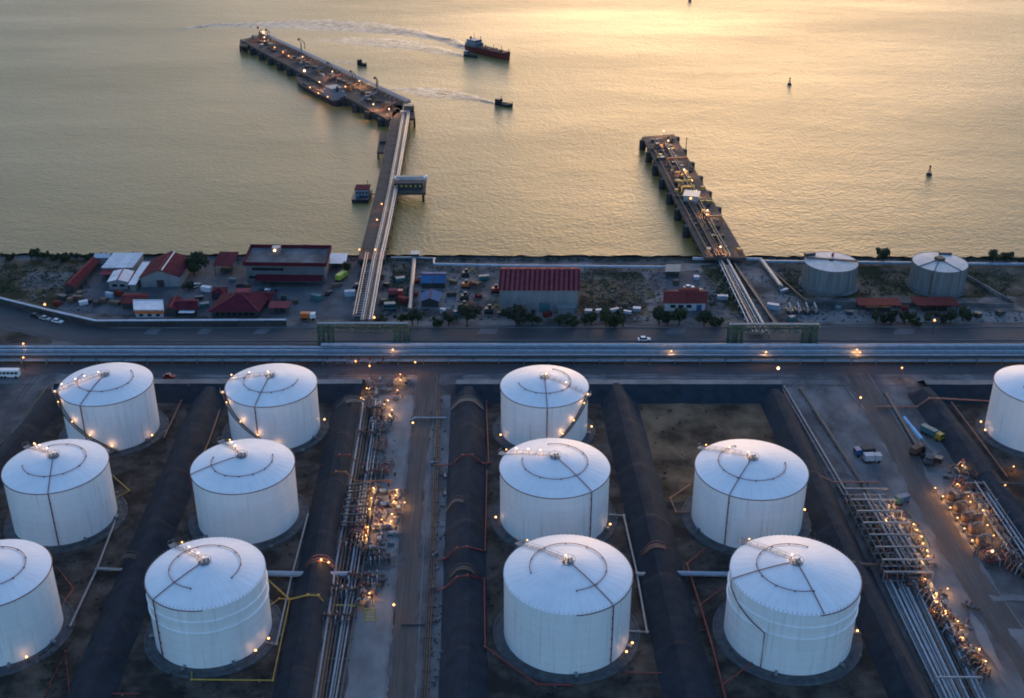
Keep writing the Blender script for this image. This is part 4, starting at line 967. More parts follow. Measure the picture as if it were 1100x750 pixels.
# broad jetty
def jetty2():
    z = ZD; A = [at(690, 147, z), at(724, 144, z), at(802, 277, z), at(757, 277, z)]
    t = thing('broad_jetty', 'short broad brown jetty with scalloped fender piles along both sides', 'jetty', fall((A[2] + A[3]) / 2, -2.6))
    n_ = 16; up = Vector((0, 0, 1))
    def q(u, v): return lerp(lerp(A[0], A[1], u), lerp(A[3], A[2], u), v)
    for i in range(n_):
        v0, v1 = i / n_, (i + .985) / n_
        for u0, u1 in ((0, .33), (.335, .66), (.665, 1)):
            MB().prism([q(u0, v0), q(u1, v0), q(u1, v1), q(u0, v1)], z - 1.3, z + rnd.uniform(-.03, .03)).build('deck_slab', 'jetty_deck', t)
        mb = MB()
        for u in (.1, .5, .9): mb.tube([fall(q(u, v0), z - 1), fall(q(u, v0), -7)], .7, 8)
        mb.bar(fall(q(0, v0), z - 1.8), fall(q(1, v0), z - 1.8), 1.1); mb.build('pile_bent', 'jetty_side', t)
        for u in ((-.03, 1.03) if i % 2 == 0 else ()):
            if u > .5 and i > 11 or i > 13: continue
            p = q(u, (i + .5) / n_); MB().lathe([(1.8, -6), (1.8, z - .5), (1.5, z - .1)], 10, fall(p, 0)).build('fender_pile', 'jetty_side', t)
    for u, r_, m_ in ((.13, .3, 'rust_steel'), (.30, .38, 'rust_steel'), (.36, .3, 'rust_steel'), (.42, .32, 'rust_steel'), (.55, .3, 'dark_steel'), (.62, .3, 'dark_steel')):
        v0 = .45 if r_ > .31 else .1
        MB().tube([q(u, v0) + up * (.6 + r_), q(u, 1.0) + up * (.6 + r_)], r_, 8).build('pipe', m_, t, True)
    for i in range(26): p0, p1 = q(.1, .1 + i * .034), q(.66, .1 + i * .034); MB().bar(p0 + up * .35, p1 + up * .35, .3).build('sleeper', 'rust_steel', t)
    for v, m_ in ((.30, 'orange'), (.50, 'yellow_pipe'), (.545, 'yellow_pipe'), (.78, 'orange_pipe')):
        u0 = .45 if v > .7 else .25; mb = MB(); p0, p1 = q(u0, v), q(.85 if v < .4 or v > .7 else .6, v)
        mb.bar(p0 + up * 4, p1 + up * 4, .8); mb.bar(p0, p0 + up * 4, .4); mb.bar(p1, p1 + up * 4, .4); mb.build('portal_frame', m_, t)
    MB().box(q(.42, .6) + up * 1.8, (7, 8, 3.6), -.25).build('equipment_house', 'blue_pipe', t)
    MB().box(q(.42, .6) + up * 3.7, (7.6, 8.6, .3), -.25).build('house_roof', 'blue_pipe', t)
    MB().bar(q(1.0, .2), q(1.0, .2) + up * 9, .35).build('mast', 'dark_steel', t)
    g = random.Random(5)
    for i in range(70):
        p = q(g.uniform(.06, .94), g.uniform(.02, .97)); s = Vector((g.uniform(.8, 2.6), g.uniform(.8, 2.6), g.uniform(.5, 1.6)))
        MB().box(p + up * (s.z / 2 + .02), s, g.uniform(-.5, .5)).build('equipment_box', g.choice(('rust_steel', 'dark_steel', 'jetty_side', 'yellow_pipe', 'steel')), t)
jetty2()
lamps([(713, 141), (718, 151), (735, 182), (748, 205), (760, 226), (774, 265)], 'pale lamp on a post on the broad jetty', 'lamps on the broad jetty', 'jetty', 'bulb_white', 3.5, .4, ZD)
lamps([(743, 194), (742, 213)], 'amber lamp beside the portal frames on the broad jetty', 'amber lamps on the broad jetty', 'jetty', 'bulb_warm', 3, .55, ZD)
rack('shore_pipe_run', 'two rows of bright blue pipes leading from the broad jetty to its pipe bridge', [(769, 282), (806, 362)], [(781, 282), (826, 362)], [(1.6, 5, .42)], 6, ('blue_pipe', 'blue_pipe', 'dark_steel', 'steel'))
rack('shore_pipe_run', 'pale pipe run with bends beside the bund of the ribbed shore tank', [(816, 284), (836, 312)], [(820, 284), (841, 312)], [(1.4, 2, .5)], 6, ('pale_pipe', 'salmon_pipe'))
rack('shore_pipe_run', 'brown conveyor-like pipe run from the broad jetty to the road', [(786, 284), (832, 352)], [(790, 284), (838, 352)], [(.7, 3, .4)], 7, ('rust_steel', 'dark_steel'))
pipe('long blue pipe bridge on the shore across the head of the broad jetty', [(744, 278, 1.35), (818, 278.5, 1.35)], 'coping_blue', .7, 'shore_pipe')
pipe('blue-grey pipeline along the shore past the grey warehouse', [(466, 284, 1.2), (540, 285.5, 1.2), (716, 287, 1.2)], 'coping_blue', .6, 'shore_pipe', feet=True)
pipe('blue-grey pipeline along the shore behind the two grey tanks', [(820, 281, 1.2), (1066, 284, 1.2), (1200, 284, 1.2)], 'blue_pipe', .7, 'shore_pipe', feet=True)
pipe('dark pipeline running inland from a shore valve box', [(445, 277, 1.0), (440, 333, 1.0)], 'steel', .9, 'shore_pipe', feet=True)
pipe('blue pipe joining the shore valve box to the trestle', [(420, 277, 1.2), (446, 277, 1.2), (466, 278, 1.2), (466, 284, 1.2)], 'blue_pipe', .5, 'shore_pipe', feet=True)

# ------------------------------------------------------------------ buildings along the shore
UP = Vector((0, 0, 1))
def bldg(name, label, A, B, Cc, h, roof='gable', ridge='depth', rh=2.0, wall='grey_wall', rm='red_roof', ov=.5, doors=(), windows=(), stripes=None, cat='building', open_sides=False, rm2=None):
    """A,B front base corners, Cc back base corner on B's side (survey points)"""
    a, b2, c_ = at(*A), at(*B), at(*Cc); u = (b2 - a); dv = c_ - b2; d_ = a + dv
    W, D = u.length, dv.length; un, dn = u.normalized(), dv.normalized()
    t = thing(name, label, cat, (a + c_) / 2)
    def P(x, y, z): return a + un * x + dn * y + UP * z
    if open_sides:
        for x in (0.3, W / 2, W - .3):
            for y in (.3, D - .3): MB().bar(P(x, y, 0), P(x, y, h), .3).build('post', 'dark_steel', t)
        MB().box((a + c_) / 2 + UP * .9, (W * .6, D * .4, 1.8), math.atan2(un.y, un.x)).build('stored_goods', 'dark_wall', t)
    else:
        mb = MB(); vs = [P(0, 0, 0), P(W, 0, 0), P(W, D, 0), P(0, D, 0), P(0, 0, h), P(W, 0, h), P(W, D, h), P(0, D, h)]
        fs = [(0, 1, 5, 4), (1, 2, 6, 5), (2, 3, 7, 6), (3, 0, 4, 7), (4, 5, 6, 7)]
        if roof == 'gable' and ridge == 'depth': vs += [P(W / 2, 0, h + rh), P(W / 2, D, h + rh)]; fs += [(4, 5, 8), (6, 7, 9)]
        if roof == 'gable' and ridge == 'front': vs += [P(0, D / 2, h + rh), P(W, D / 2, h + rh)]; fs += [(7, 4, 8), (5, 6, 9)]
        if roof == 'mono': vs += [P(0, D, h + rh), P(W, D, h + rh)]; fs += [(4, 8, 7), (5, 6, 9), (7, 8, 9, 6)]
        mb.add(vs, fs); mb.build('wall', wall, t)
    def slope(p0, p1, p2, p3, k, mname):
        """roof slope p0-p1 (eave) p3-p2 (ridge), cut in k sheets"""
        nrm = (p1 - p0).cross(p3 - p0).normalized(); nrm = nrm if nrm.z > 0 else -nrm
        for i in range(k):
            e0, e1 = i / k, (i + .985) / k; q = [lerp(p0, p1, e0), lerp(p0, p1, e1), lerp(p3, p2, e1), lerp(p3, p2, e0)]
            lift = nrm * (.06 + (.10 if (stripes and i % 2) else 0)); th = nrm * .16; mb = MB()
            mb.add([v + lift for v in q] + [v + lift + th for v in q], [(3, 2, 1, 0), (4, 5, 6, 7), (0, 1, 5, 4), (1, 2, 6, 5), (2, 3, 7, 6), (3, 0, 4, 7)])
            mb.build('roof_sheet', (stripes[i % 2] if stripes else mname), t)
    o = ov
    if roof == 'gable' and ridge == 'depth':
        s_ = rh / (W / 2); k = max(1, int(D / 3.2))
        slope(P(-o, D + o, h - o * s_), P(-o, -o, h - o * s_), P(W / 2, -o, h + rh), P(W / 2, D + o, h + rh), k, rm)
        slope(P(W + o, -o, h - o * s_), P(W + o, D + o, h - o * s_), P(W / 2, D + o, h + rh), P(W / 2, -o, h + rh), k, rm2 or rm)
        MB().tube([P(W / 2, -o, h + rh + .25), P(W / 2, D + o, h + rh + .25)], .28, 5).build('ridge_cap', 'red_roof_light', t)
    elif roof == 'gable':
        s_ = rh / (D / 2); k = max(1, int(W / (.92 if stripes else 3.2)))
        slope(P(-o, -o, h - o * s_), P(W + o, -o, h - o * s_), P(W + o, D / 2, h + rh), P(-o, D / 2, h + rh), k, rm)
        slope(P(W + o, D + o, h - o * s_), P(-o, D + o, h - o * s_), P(-o, D / 2, h + rh), P(W + o, D / 2, h + rh), max(1, k // 2), rm2 or rm)
        MB().tube([P(-o, D / 2, h + rh + .25), P(W + o, D / 2, h + rh + .25)], .3, 5).build('ridge_cap', 'red_roof_light', t)
    elif roof == 'mono':
        slope(P(-o, -o, h), P(W + o, -o, h), P(W + o, D + o, h + rh), P(-o, D + o, h + rh), max(1, int(W / 3)), rm)
    elif roof == 'hip':
        i_ = min(W, D) / 2; e = [P(-o, -o, h), P(W + o, -o, h), P(W + o, D + o, h), P(-o, D + o, h)]
        r0, r1 = (P(i_, D / 2, h + rh), P(W - i_, D / 2, h + rh)) if W >= D else (P(W / 2, i_, h + rh), P(W / 2, D - i_, h + rh))
        fl = ([(e[0], e[1], r1, r0), (e[1], e[2], r1), (e[2], e[3], r0, r1), (e[3], e[0], r0)] if W >= D else [(e[0], e[1], r0), (e[1], e[2], r1, r0), (e[2], e[3], r1), (e[3], e[0], r0, r1)])
        for f in fl: MB().add(list(f), [tuple(range(len(f)))]).build('roof_slope', rm, t)
        for q, w_ in ((e[0], r0), (e[1], r1 if W >= D else r0), (r0, r1)): MB().tube([q + UP * .1, w_ + UP * .1], .18, 5).build('hip_cap', 'red_roof_light', t)
    else:
        mb = MB(); mb.prism([P(-o, -o, 0), P(W + o, -o, 0), P(W + o, D + o, 0), P(-o, D + o, 0)], h, h + .25); mb.build('roof', rm, t)
        if rh > 0:
            pp = [P(-o, -o, 0), P(W + o, -o, 0), P(W + o, D + o, 0), P(-o, D + o, 0)]
            for i in range(4):
                mb = MB(); p0, p1 = pp[i], pp[(i + 1) % 4]; dd = (p1 - p0).normalized(); nn = Vector((-dd.y, dd.x, 0)) * .35
                mb.prism([p0, p1, p1 + nn, p0 + nn], h + .1, h + rh); mb.build('parapet', rm2 or rm, t)
    for x, w_, hh, m_ in doors: MB().box(P(x * W, -.05, hh / 2), (w_, .25, hh), math.atan2(un.y, un.x)).build('door', m_, t)
    for x, w_, z, hh in windows: MB().box(P(x * W, -.04, z), (w_, .2, hh), math.atan2(un.y, un.x)).build('window', 'glass', t)
    return t, P, W, D

bldg('long_shed', 'long narrow shed with a wine-red roof at the grass edge', (70, 315), (80, 315), (107, 287), 3, 'gable', 'depth', 1.2, 'dark_wall')
bldg('workshop', 'wide pale grey flat workshop behind the smaller pale workshop', (112, 297), (143, 297), (155, 284), 4, 'mono', 'front', 1.0, 'grey_wall', 'white_sheet', windows=[(.2, 2, 2, 1), (.5, 2, 2, 1), (.8, 2, 2, 1)])
bldg('workshop', 'low pale workshop wing reaching toward the long red shed', (103, 284), (118, 284), (119, 281), 3, 'mono', 'front', .4, 'grey_wall', 'coping_blue')
bldg('workshop', 'small pale workshop with a ribbed roof beside the red canopy', (118, 311), (138, 311), (144, 300), 3.5, 'gable', 'depth', .9, 'grey_wall', 'white_sheet', windows=[(.3, 2, 1.8, 1), (.7, 2, 1.8, 1)])
bldg('canopy', 'small red canopy between the two pale workshops', (110, 302), (125, 302), (127, 297), 3, 'flat', rh=0, rm='red_roof_light', open_sides=True, cat='canopy')
bldg('lean_to', 'narrow pale lean-to along the side of the red-roofed warehouse', (140, 313), (146, 313), (161, 290), 3, 'mono', 'front', .3, 'light_concrete', 'white_sheet')
t, P, W, D = bldg('warehouse', 'red-roofed warehouse with its grey gable end toward the road', (152, 309), (194, 308), (207, 288), 4.4, 'gable', 'depth', 3.2, 'grey_wall', doors=[(.5, 3.0, 3.2, 'dark_wall')])
MB().tube([P(W / 2 + 1.2, 0, 7.6), P(W / 2 + 1.2, D, 7.6)], .35, 5).build('skylight_strip', 'white_sheet', t)
bldg('pavilion', 'open pavilion with a wine-red roof beside the long office', (231, 296), (250, 296), (257, 284), 4.5, 'mono', 'front', .9, rm='red_roof', open_sides=True, cat='pavilion')
t, P, W, D = bldg('office', 'long two-storey office with red parapet and a rooftop plant box', (266, 303), (350, 304), (355, 286), 7.6, 'flat', rh=1.7, wall='office_wall', rm='concrete', rm2='red_roof', ov=1.0,
                  windows=[(x / 20, 1.5, 5.9, 1.1) for x in range(2, 10)] + [(x / 20, 1.5, 2.2, 1.2) for x in range(1, 5)], doors=[(.22, 1.6, 2.4, 'dark_wall')])
MB().box(P(W * .33, D * .8, 9.0), (3.5, 3, 2.4)).build('plant_box', 'steel', t)
mb = MB(); mb.add([P(W * .12, -.1, 3.6), P(W * .97, -.1, 3.6), P(W * .97, -4.6, 2.6), P(W * .12, -4.6, 2.6)], [(0, 3, 2, 1)]); mb.build('awning', 'red_roof', t)
for x in (.13, .35, .57, .79, .96): MB().bar(P(W * x, -4.5, 0), P(W * x, -4.5, 2.6), .2).build('awning_post', 'dark_steel', t)
lamps([(295, 269)], 'pale lamp on the roof box of the long office', None, 'white', 'bulb_white', 1.5, .6, 8.2)
t, P, W, D = bldg('hip_house', 'wide hip-roofed red building facing the coastal road', (228, 342), (277, 342), (290, 324), 3.4, 'hip', rh=3.4, wall='dark_wall', rm='red_roof', ov=1.2, windows=[(x / 8, 1.6, 1.8, 1.2) for x in range(1, 8)])
MB().box(P(W * .5, D * .75, 6.2), (6, 4, 1.2)).build('roof_lantern', 'red_roof_light', t)
bldg('hip_house', 'low red wing behind the wide hip-roofed building', (228, 322), (242, 322), (245, 316), 3, 'hip', rh=1.2, wall='dark_wall')
bldg('hip_house', 'red-roofed wing off the back corner of the hip-roofed building', (272, 330), (292, 330), (297, 321), 3, 'gable', 'front', 1.2, wall='dark_wall')
bldg('canopy', 'thin red canopy at the gate beside the hip-roofed building', (290, 338), (310, 338), (312, 332), 3, 'flat', rh=0, rm='red_roof_light', open_sides=True, cat='canopy')
bldg('shed', 'low brown-red shed behind the white kiosk', (132, 332), (157, 332), (160, 322), 2.6, 'gable', 'front', 1.0, 'dark_wall', 'rust_red_roof')
t, P, W, D = bldg('kiosk', 'white kiosk with an orange-red band facing the road', (146, 341), (176, 341), (175, 331), 3, 'flat', rh=.5, wall='white_wall', rm='white_sheet', windows=[(.2, 1.5, 1, .9), (.5, 1.5, 1, .9), (.8, 1.5, 1, .9)])
MB().box(P(W * .5, -.3, 2.4), (W + .6, .5, 1.1)).build('fascia', 'orange', t)
bldg('shed', 'small wine-red shed beside the white kiosk, gable toward the road', (179, 340), (190, 340), (196, 328), 2.8, 'gable', 'depth', 1.2, 'dark_wall')
t, P, W, D = bldg('shed', 'small wine-red shed with a white front canopy', (191, 339), (212, 339), (213, 329), 2.8, 'gable', 'front', 1.2, 'dark_wall')
MB().box(P(W * .5, -1.2, 2.2), (W * .8, 2.2, .15)).build('front_canopy', 'white_sheet', t)
bldg('carport', 'carport with orange and white roof strips next to the long office', (352, 290), (371, 290), (373, 281), 3, 'mono', 'front', .4, rm='white_sheet', open_sides=True, cat='carport')
bldg('blue_shed', 'blue-tarpaulin shed on the paved yard, the larger of two', (453, 310), (478, 310), (479, 299), 2.6, 'gable', 'front', 1.2, 'dark_wall', 'blue_tarp')
bldg('blue_shed', 'blue-tarpaulin shed on the paved yard, the smaller, nearer the road', (453, 330), (471, 330), (473, 321), 2.6, 'gable', 'depth', 1.3, 'dark_wall', 'blue_tarp')
t, P, W, D = bldg('warehouse', 'big grey warehouse with a ribbed crimson roof slope and teal door', (537, 335), (620.5, 335), (621, 311), 9.6, 'gable', 'front', 3.6, 'grey_wall', 'red_roof', .6,
                  doors=[(.575, 4.2, 4.0, 'teal')], stripes=('red_roof', 'red_roof_light'))
for k in range(14): MB().box(P(W * (k + .5) / 14, -.06, 4.8), (.18, .16, 9.4)).build('wall_rib', 'grey_wall', t)
bldg('lean_to', 'low grey lean-to against the front of the big grey warehouse', (599, 338), (617, 338), (617, 335.5), 3.0, 'mono', 'front', .4, 'grey_wall', 'grey_wall')
t, P, W, D = bldg('gatehouse', 'white gatehouse with a brick-red roof beside the broad jetty road', (714, 334), (757, 334), (756, 322), 3.8, 'gable', 'front', 1.8, 'white_wall', 'rust_red_roof', .8, windows=[(.2, 2, 2, 1.2), (.4, 2, 2, 1.2), (.6, 2, 2, 1.2)], doors=[(.85, 2, 2.6, 'blue_paint')])
MB().box(P(W * .6, D * .8, 5.2), (8, 2.5, 1.2)).build('roof_monitor', 'rust_red_roof', t)
bldg('hut', 'small hut with a teal-blue roof near the shore pipeline', (715, 298), (729, 298), (730, 292), 2.6, 'mono', 'front', .5, 'dark_wall', 'teal')
bldg('canopy', 'long brick-red canopy in front of the ribbed shore tank', (922, 337), (966, 337), (962, 330), 3.6, 'flat', rh=0, rm='rust_red_roof', open_sides=True, cat='canopy')
bldg('canopy', 'long brick-red canopy in front of the shore tank with radiating walkways', (984, 337), (1028, 337), (1021, 329), 3.6, 'flat', rh=0, rm='rust_red_roof', open_sides=True, cat='canopy')
bldg('valve_box', 'dark valve box on the shore at the end of the inland pipeline', (443, 279), (450, 279), (450, 276), 2.5, 'flat', rh=0, wall='dark_wall', rm='steel')
# bund walls round the shore tanks
def wall_run(name, label, pts, h, th, m, cop, panel=6):
    P = [at(x, y) for x, y in pts]; t = thing(name, label, 'wall', P[0])
    for a, b2 in zip(P[:-1], P[1:]):
        k = max(1, int((b2 - a).length / panel)); d = (b2 - a).normalized(); nn = Vector((-d.y, d.x, 0)) * th / 2
        for i in range(k):
            p0, p1 = lerp(a, b2, i / k), lerp(a, b2, (i + .99) / k)
            MB().prism([p0 - nn, p1 - nn, p1 + nn, p0 + nn], 0, h + rnd.uniform(-.03, .03)).build('wall_panel', m, t)
            if cop: MB().prism([p0 - nn * 1.7, p1 - nn * 1.7, p1 + nn * 1.7, p0 + nn * 1.7], h + .05, h + .35).build('coping', cop, t)
wall_run('boundary_wall', 'dark boundary wall with pale blue coping along the bend of the coastal road', [(-40, 318), (0, 326), (52, 339), (104, 351), (308, 350)], 2.4, .7, 'dark_wall', 'coping_blue')
wall_run('bund_wall', 'low concrete bund wall in front of the two grey shore tanks', [(866, 327), (1088, 330)], 1.6, .6, 'concrete', None)
wall_run('bund_wall', 'low concrete bund wall on the outer side of the radiating-walkway tank', [(1030, 294), (1088, 328)], 1.6, .6, 'concrete', None)
wall_run('bund_wall', 'low concrete bund wall between broad jetty pipes and ribbed tank', [(822, 288), (866, 327)], 1.6, .6, 'rust_steel', None)
for i, x in enumerate((848, 857, 866, 875)):
    c = at(x, 336); t = thing('valve_manifold', 'dark valve manifold with a pale pipe loop, one of a row by the road bridge', 'manifold', c, 'valve manifolds by the road bridge')
    MB().box(c + UP * .8, (2.6, 3.5, 1.6)).build('body', 'dark_steel', t); MB().tube([c + Vector((0, -2, 1)), c + Vector((0, -1.5, 3)), c + Vector((0, 2, 3.4)), c + Vector((0, 3, 1))], .35, 8).build('pipe_loop', 'pale_pipe', t, True)

# ------------------------------------------------------------------ trees
def make_tree(seed, h, rad, m, leaves=900):
    g = random.Random(seed); t = thing('tree', '', 'tree', (0, 0, 0))
    mb = MB(); mb.tube([(0, 0, -.1), (.1, 0, h * .25), (-.05, .1, h * .6)], [.28, .22, .12], 7)
    for k in range(5):
        a = k * 1.26 + g.random(); mb.tube([(0, 0, h * .28), (math.cos(a) * rad * .55, math.sin(a) * rad * .55, h * (.5 + .2 * g.random()))], [.12, .05], 5)
    mb.build('trunk', 'bark', t)
    mb = MB(); cl = [(Vector((g.gauss(0, rad * .42), g.gauss(0, rad * .42), h * g.uniform(.42, .86))), g.uniform(.32, .55) * rad) for _ in range(10)]
    for i in range(leaves):
        c, r_ = g.choice(cl); v = Vector((g.gauss(0, 1), g.gauss(0, 1), g.gauss(0, .8))).normalized() * r_ * g.uniform(.55, 1.08); p = c + v
        n_ = (v.normalized() + Vector((g.gauss(0, .5), g.gauss(0, .5), g.gauss(0, .5) + .3))).normalized()
        u = n_.orthogonal().normalized(); q = n_.cross(u); s = g.uniform(.2, .46) * (rad / 2.2) ** .5
        a = g.random() * 6.28; u, q = u * math.cos(a) + q * math.sin(a), q * math.cos(a) - u * math.sin(a)
        mb.add([p - u * s, p - q * s * .6, p + u * s, p + q * s * .6], [(0, 1, 2, 3)])
    mb.build('crown', m, t); index_tree(t); return t
TP = [make_tree(1, 5.2, 2.4, 'leaf'), make_tree(2, 4.2, 2.0, 'leaf'), make_tree(3, 6.5, 3.2, 'leaf_dark', 1500), make_tree(4, 3.2, 2.4, 'leaf_dark'), make_tree(5, 2.4, 1.8, 'leaf')]
tu = [False] * 5
def trees(lst, label, group):
    for x, y, k, s in lst:
        o = TP[k] if not tu[k] else copy_tree(TP[k]); tu[k] = True
        o.location = at(x, y); o.rotation_euler = (0, 0, rnd.uniform(0, 6.28)); s *= 1.2; o.scale = (s, s, s * rnd.uniform(.9, 1.1)); tag(o, label, 'tree', group)
trees([(410, 348, 4, 1), (432, 349, 1, .9), (443, 349, 1, 1.1), (449, 348, 1, .9), (470, 350, 4, .9), (482, 350, 1, 1.0)], 'small roadside tree between the trestle and the big roadside bush', 'small roadside trees by the trestle')
trees([(502, 351, 2, 1.15)], 'big dark roadside tree beside the orange machines', None)
trees([(555, 352, 2, 1.2)], 'big dense dark roadside tree in front of the big grey warehouse', None)
trees([(572, 350, 1, 1), (578, 349, 1, .8), (601, 351, 1, 1.1), (615, 350, 4, 1)], 'small roadside tree in front of the big grey warehouse', 'small trees before the grey warehouse')
trees([(628, 349, 1, 1), (635, 349, 0, .9), (651, 351, 0, 1.2), (660, 350, 4, 1.2), (669, 351, 1, 1.1)], 'roadside tree before the bare lot beside the big grey warehouse', 'trees before the bare lot')
trees([(708, 348, 0, 1.15), (717, 348, 3, 1.1), (729, 349, 0, 1.25), (756, 351, 0, 1.05), (768, 349, 4, 1.2)], 'dark roadside tree in front of the white gatehouse', 'trees before the gatehouse')
trees([(941, 347, 1, .9), (949, 347, 3, .8), (957, 348, 0, .9), (971, 348, 1, 1.1), (983, 349, 4, 1), (994, 347, 1, .9), (1012, 347, 3, .9), (1021, 347, 0, .9), (1034, 345, 0, .9), (1041, 345, 3, .9)], 'dark bush in the row before the brick-red canopies', 'bushes before the brick-red canopies')
trees([(10, 279, 4, 1), (34, 279, 1, .8), (41, 279, 0, .8), (48, 279, 1, .75), (58, 279, 4, 1), (71, 279, 4, 1.1), (83, 279, 1, .7), (94, 279, 4, .9), (109, 278, 4, .9), (146, 277, 4, .8)], 'dark shoreline bush behind the grass plot and pale workshops', 'shoreline bushes')
trees([(213, 291, 2, 1.15), (209, 296, 0, 1)], 'dense dark tree against the side wall of the red-roofed warehouse', 'trees beside the red-roofed warehouse')
trees([(948, 283, 2, .8)], 'single round shoreline tree between the two grey shore tanks', None)
trees([(1066, 283, 0, .9), (1081, 283, 2, .65), (1099, 284, 4, 1)], 'round shoreline tree beyond the radiating-walkway tank', 'shoreline trees beyond the grey tanks')
trees([(373, 294, 0, .8), (203, 311, 3, .8)], 'small dark tree in the paved yard', 'small yard trees')
# scrub on the verges
mb = MB(); g = random.Random(9)
def scrub(poly_px, n_):
    xs = [p[0] for p in poly_px]; ys = [p[1] for p in poly_px]
    for i in range(n_):
        p = at(g.uniform(min(xs), max(xs)), g.uniform(min(ys), max(ys))); r_ = g.uniform(.3, 1.1)
        for k in range(9):
            v = Vector((g.gauss(0, r_), g.gauss(0, r_), abs(g.gauss(.3, .35)) * r_)); s = g.uniform(.12, .35); u = Vector((g.gauss(0, 1), g.gauss(0, 1), g.gauss(0, 1))).normalized(); q = u.orthogonal().normalized()
            mb.add([p + v - u * s, p + v - q * s, p + v + u * s, p + v + q * s], [(0, 1, 2, 3)])
for pl, k in ((((0, 284), (95, 315)), 260), (((625, 292), (690, 338)), 260), (((760, 290), (785, 330)), 160), (((836, 290), (862, 318)), 120), (((925, 292), (975, 318)), 160), (((1045, 290), (1085, 318)), 140), (((420, 285), (440, 330)), 140), (((40, 700), (60, 745)), 20), (((240, 278), (1100, 281)), 500)):
    scrub(pl, k)
o = mb.build('scrub', 'leaf'); tag(o, 'low dark scrub scattered over the shore verges', 'scrub'); o['kind'] = 'stuff'

# ------------------------------------------------------------------ vehicles and machines
def vehicle(name, label, x, y, rz, L_, W_, H_, body, kind='car', group=None, cargo=None, cat=None):
    c = at(x, y); t = thing(name, label, cat or name.replace('_', ' '), c, group)
    def box(nm, m_, off, size, par=t): return MB().box(c + Vector(off), size).build(nm, m_, par)
    wr = .34 if kind == 'car' else .5
    if kind == 'car':
        mb = MB(); l2, w2 = L_ / 2, W_ / 2
        prof = [(-l2, .35), (l2, .35), (l2, .75), (l2 * .55, .95), (-l2 * .95, .98), (-l2, .8)]
        mb.add([c + Vector((x_, s * w2, z_)) for s in (-1, 1) for x_, z_ in prof], [tuple(reversed(range(6)))[::-1], tuple(range(6, 12))[::-1]] + [(i, i + 6, (i + 1) % 6 + 6, (i + 1) % 6) for i in range(6)])
        b_ = mb.build('body', body, t)
        mb = MB(); pr = [(-l2 * .75, .95), (l2 * .45, .95), (l2 * .15, H_), (-l2 * .55, H_)]
        mb.add([c + Vector((x_, s * w2 * .86, z_)) for s in (-1, 1) for x_, z_ in pr], [(0, 1, 2, 3), (7, 6, 5, 4)] + [(i, i + 4, (i + 1) % 4 + 4, (i + 1) % 4) for i in range(4)])
        mb.build('cabin_glass', 'glass', t)
        box('roof', body, (-l2 * .2, 0, H_ + .03), (L_ * .36, W_ * .84, .08))
    elif kind == 'bus':
        box('body', body, (0, 0, 1.75), (L_, W_, 2.5)); box('roof', body, (0, 0, 3.05), (L_ * .98, W_ * .94, .12))
        for k in range(5): box('window', 'glass', (-L_ * .4 + k * L_ * .2, -W_ / 2, 2.1), (L_ * .16, .06, .9))
    else:
        box('chassis', 'black_paint', (0, 0, .75), (L_, W_ * .8, .3)); box('cab', body, (L_ / 2 - 1.0, 0, 1.7), (2.0, W_, 2.0)); box('windscreen', 'glass', (L_ / 2 - .05, 0, 2.1), (.2, W_ * .86, .8))
        if cargo: box('cargo_body', cargo, (-1.0, 0, 1.9), (L_ - 2.4, W_, 2.0))
    for sx in (-.33, .33) if kind == 'car' else (-.36, -.18, .36):
        for sy in (-1, 1):
            MB().tube([c + Vector((sx * L_, sy * (W_ / 2 - .12), wr)), c + Vector((sx * L_, sy * (W_ / 2 + .06), wr))], wr, 12).build('wheel', 'tyre', t)
    t.rotation_euler = (0, 0, rz); return t
for i, (x, y, m_, d) in enumerate(((39, 340.5, 'black_paint', 'dark'), (49, 343.5, 'silver_paint', 'silver'), (62, 346.5, 'white_paint', 'white'))):
    vehicle('car', '%s car in the queue of three along the bend of the coastal road' % d, x, y, -.4, 4.6, 1.8, 1.45, m_)
vehicle('car', 'white pickup-sized car on the coastal road before the gatehouse', 692, 366, .1, 4.8, 1.9, 1.6, 'white_paint')
vehicle('bus', 'white minibus parked in the yard beyond the minibus-side dike', 11, 405, 0, 7.0, 2.3, 2.8, 'white_paint', 'bus')
vehicle('truck', 'lime-green tanker truck parked beside the carport', 367, 300, 1.2, 6.5, 2.4, 3, 'lime', 'truck', cargo='lime')
for x, y, m_, d in ((281, 314, 'black_paint', 'black car parked before the long office, outermost'), (287, 314, 'white_paint', 'white car parked before the long office between two dark ones'), (294, 315, 'hull_dark', 'dark blue car parked before the long office')):
    vehicle('car', d, x, y, 1.4, 4.4, 1.8, 1.5, m_)
vehicle('car', 'dark car alone in the middle of the paved yard', 353, 316, 1.3, 4.4, 1.8, 1.5, 'black_paint')
vehicle('car', 'dark car parked beside the trestle pipes', 384, 308, 1.1, 4.6, 1.8, 1.5, 'black_paint')
vehicle('car', 'white car on the yard between gatehouse and blue-roofed hut', 740, 310, .2, 4.4, 1.8, 1.5, 'white_paint')
vehicle('car', 'pale car beside the dark tree at the red-roofed warehouse', 211, 308, 1.2, 4.4, 1.8, 1.5, 'silver_paint')
vehicle('truck', 'small orange-and-white truck at the gate of the paved yard', 331, 343, 0, 6, 2.2, 2.6, 'white_paint', 'truck', cargo='orange')
vehicle('truck', 'blue-cab flatbed truck parked on the concrete yard by the outer lane', 928, 489, .15 + 3.14, 6.6, 2.4, 2.8, 'blue_paint', 'truck', cargo='dark_wall')
vehicle('truck', 'pale trailer truck behind the blue-cab flatbed', 936, 496, .1, 5.6, 2.2, 2.5, 'coping_blue', 'truck', cargo='coping_blue')
vehicle('truck', 'small blue service truck beside the green hose line', 968, 541, .5, 4.6, 1.9, 2, 'blue_paint', 'truck', cargo='teal')
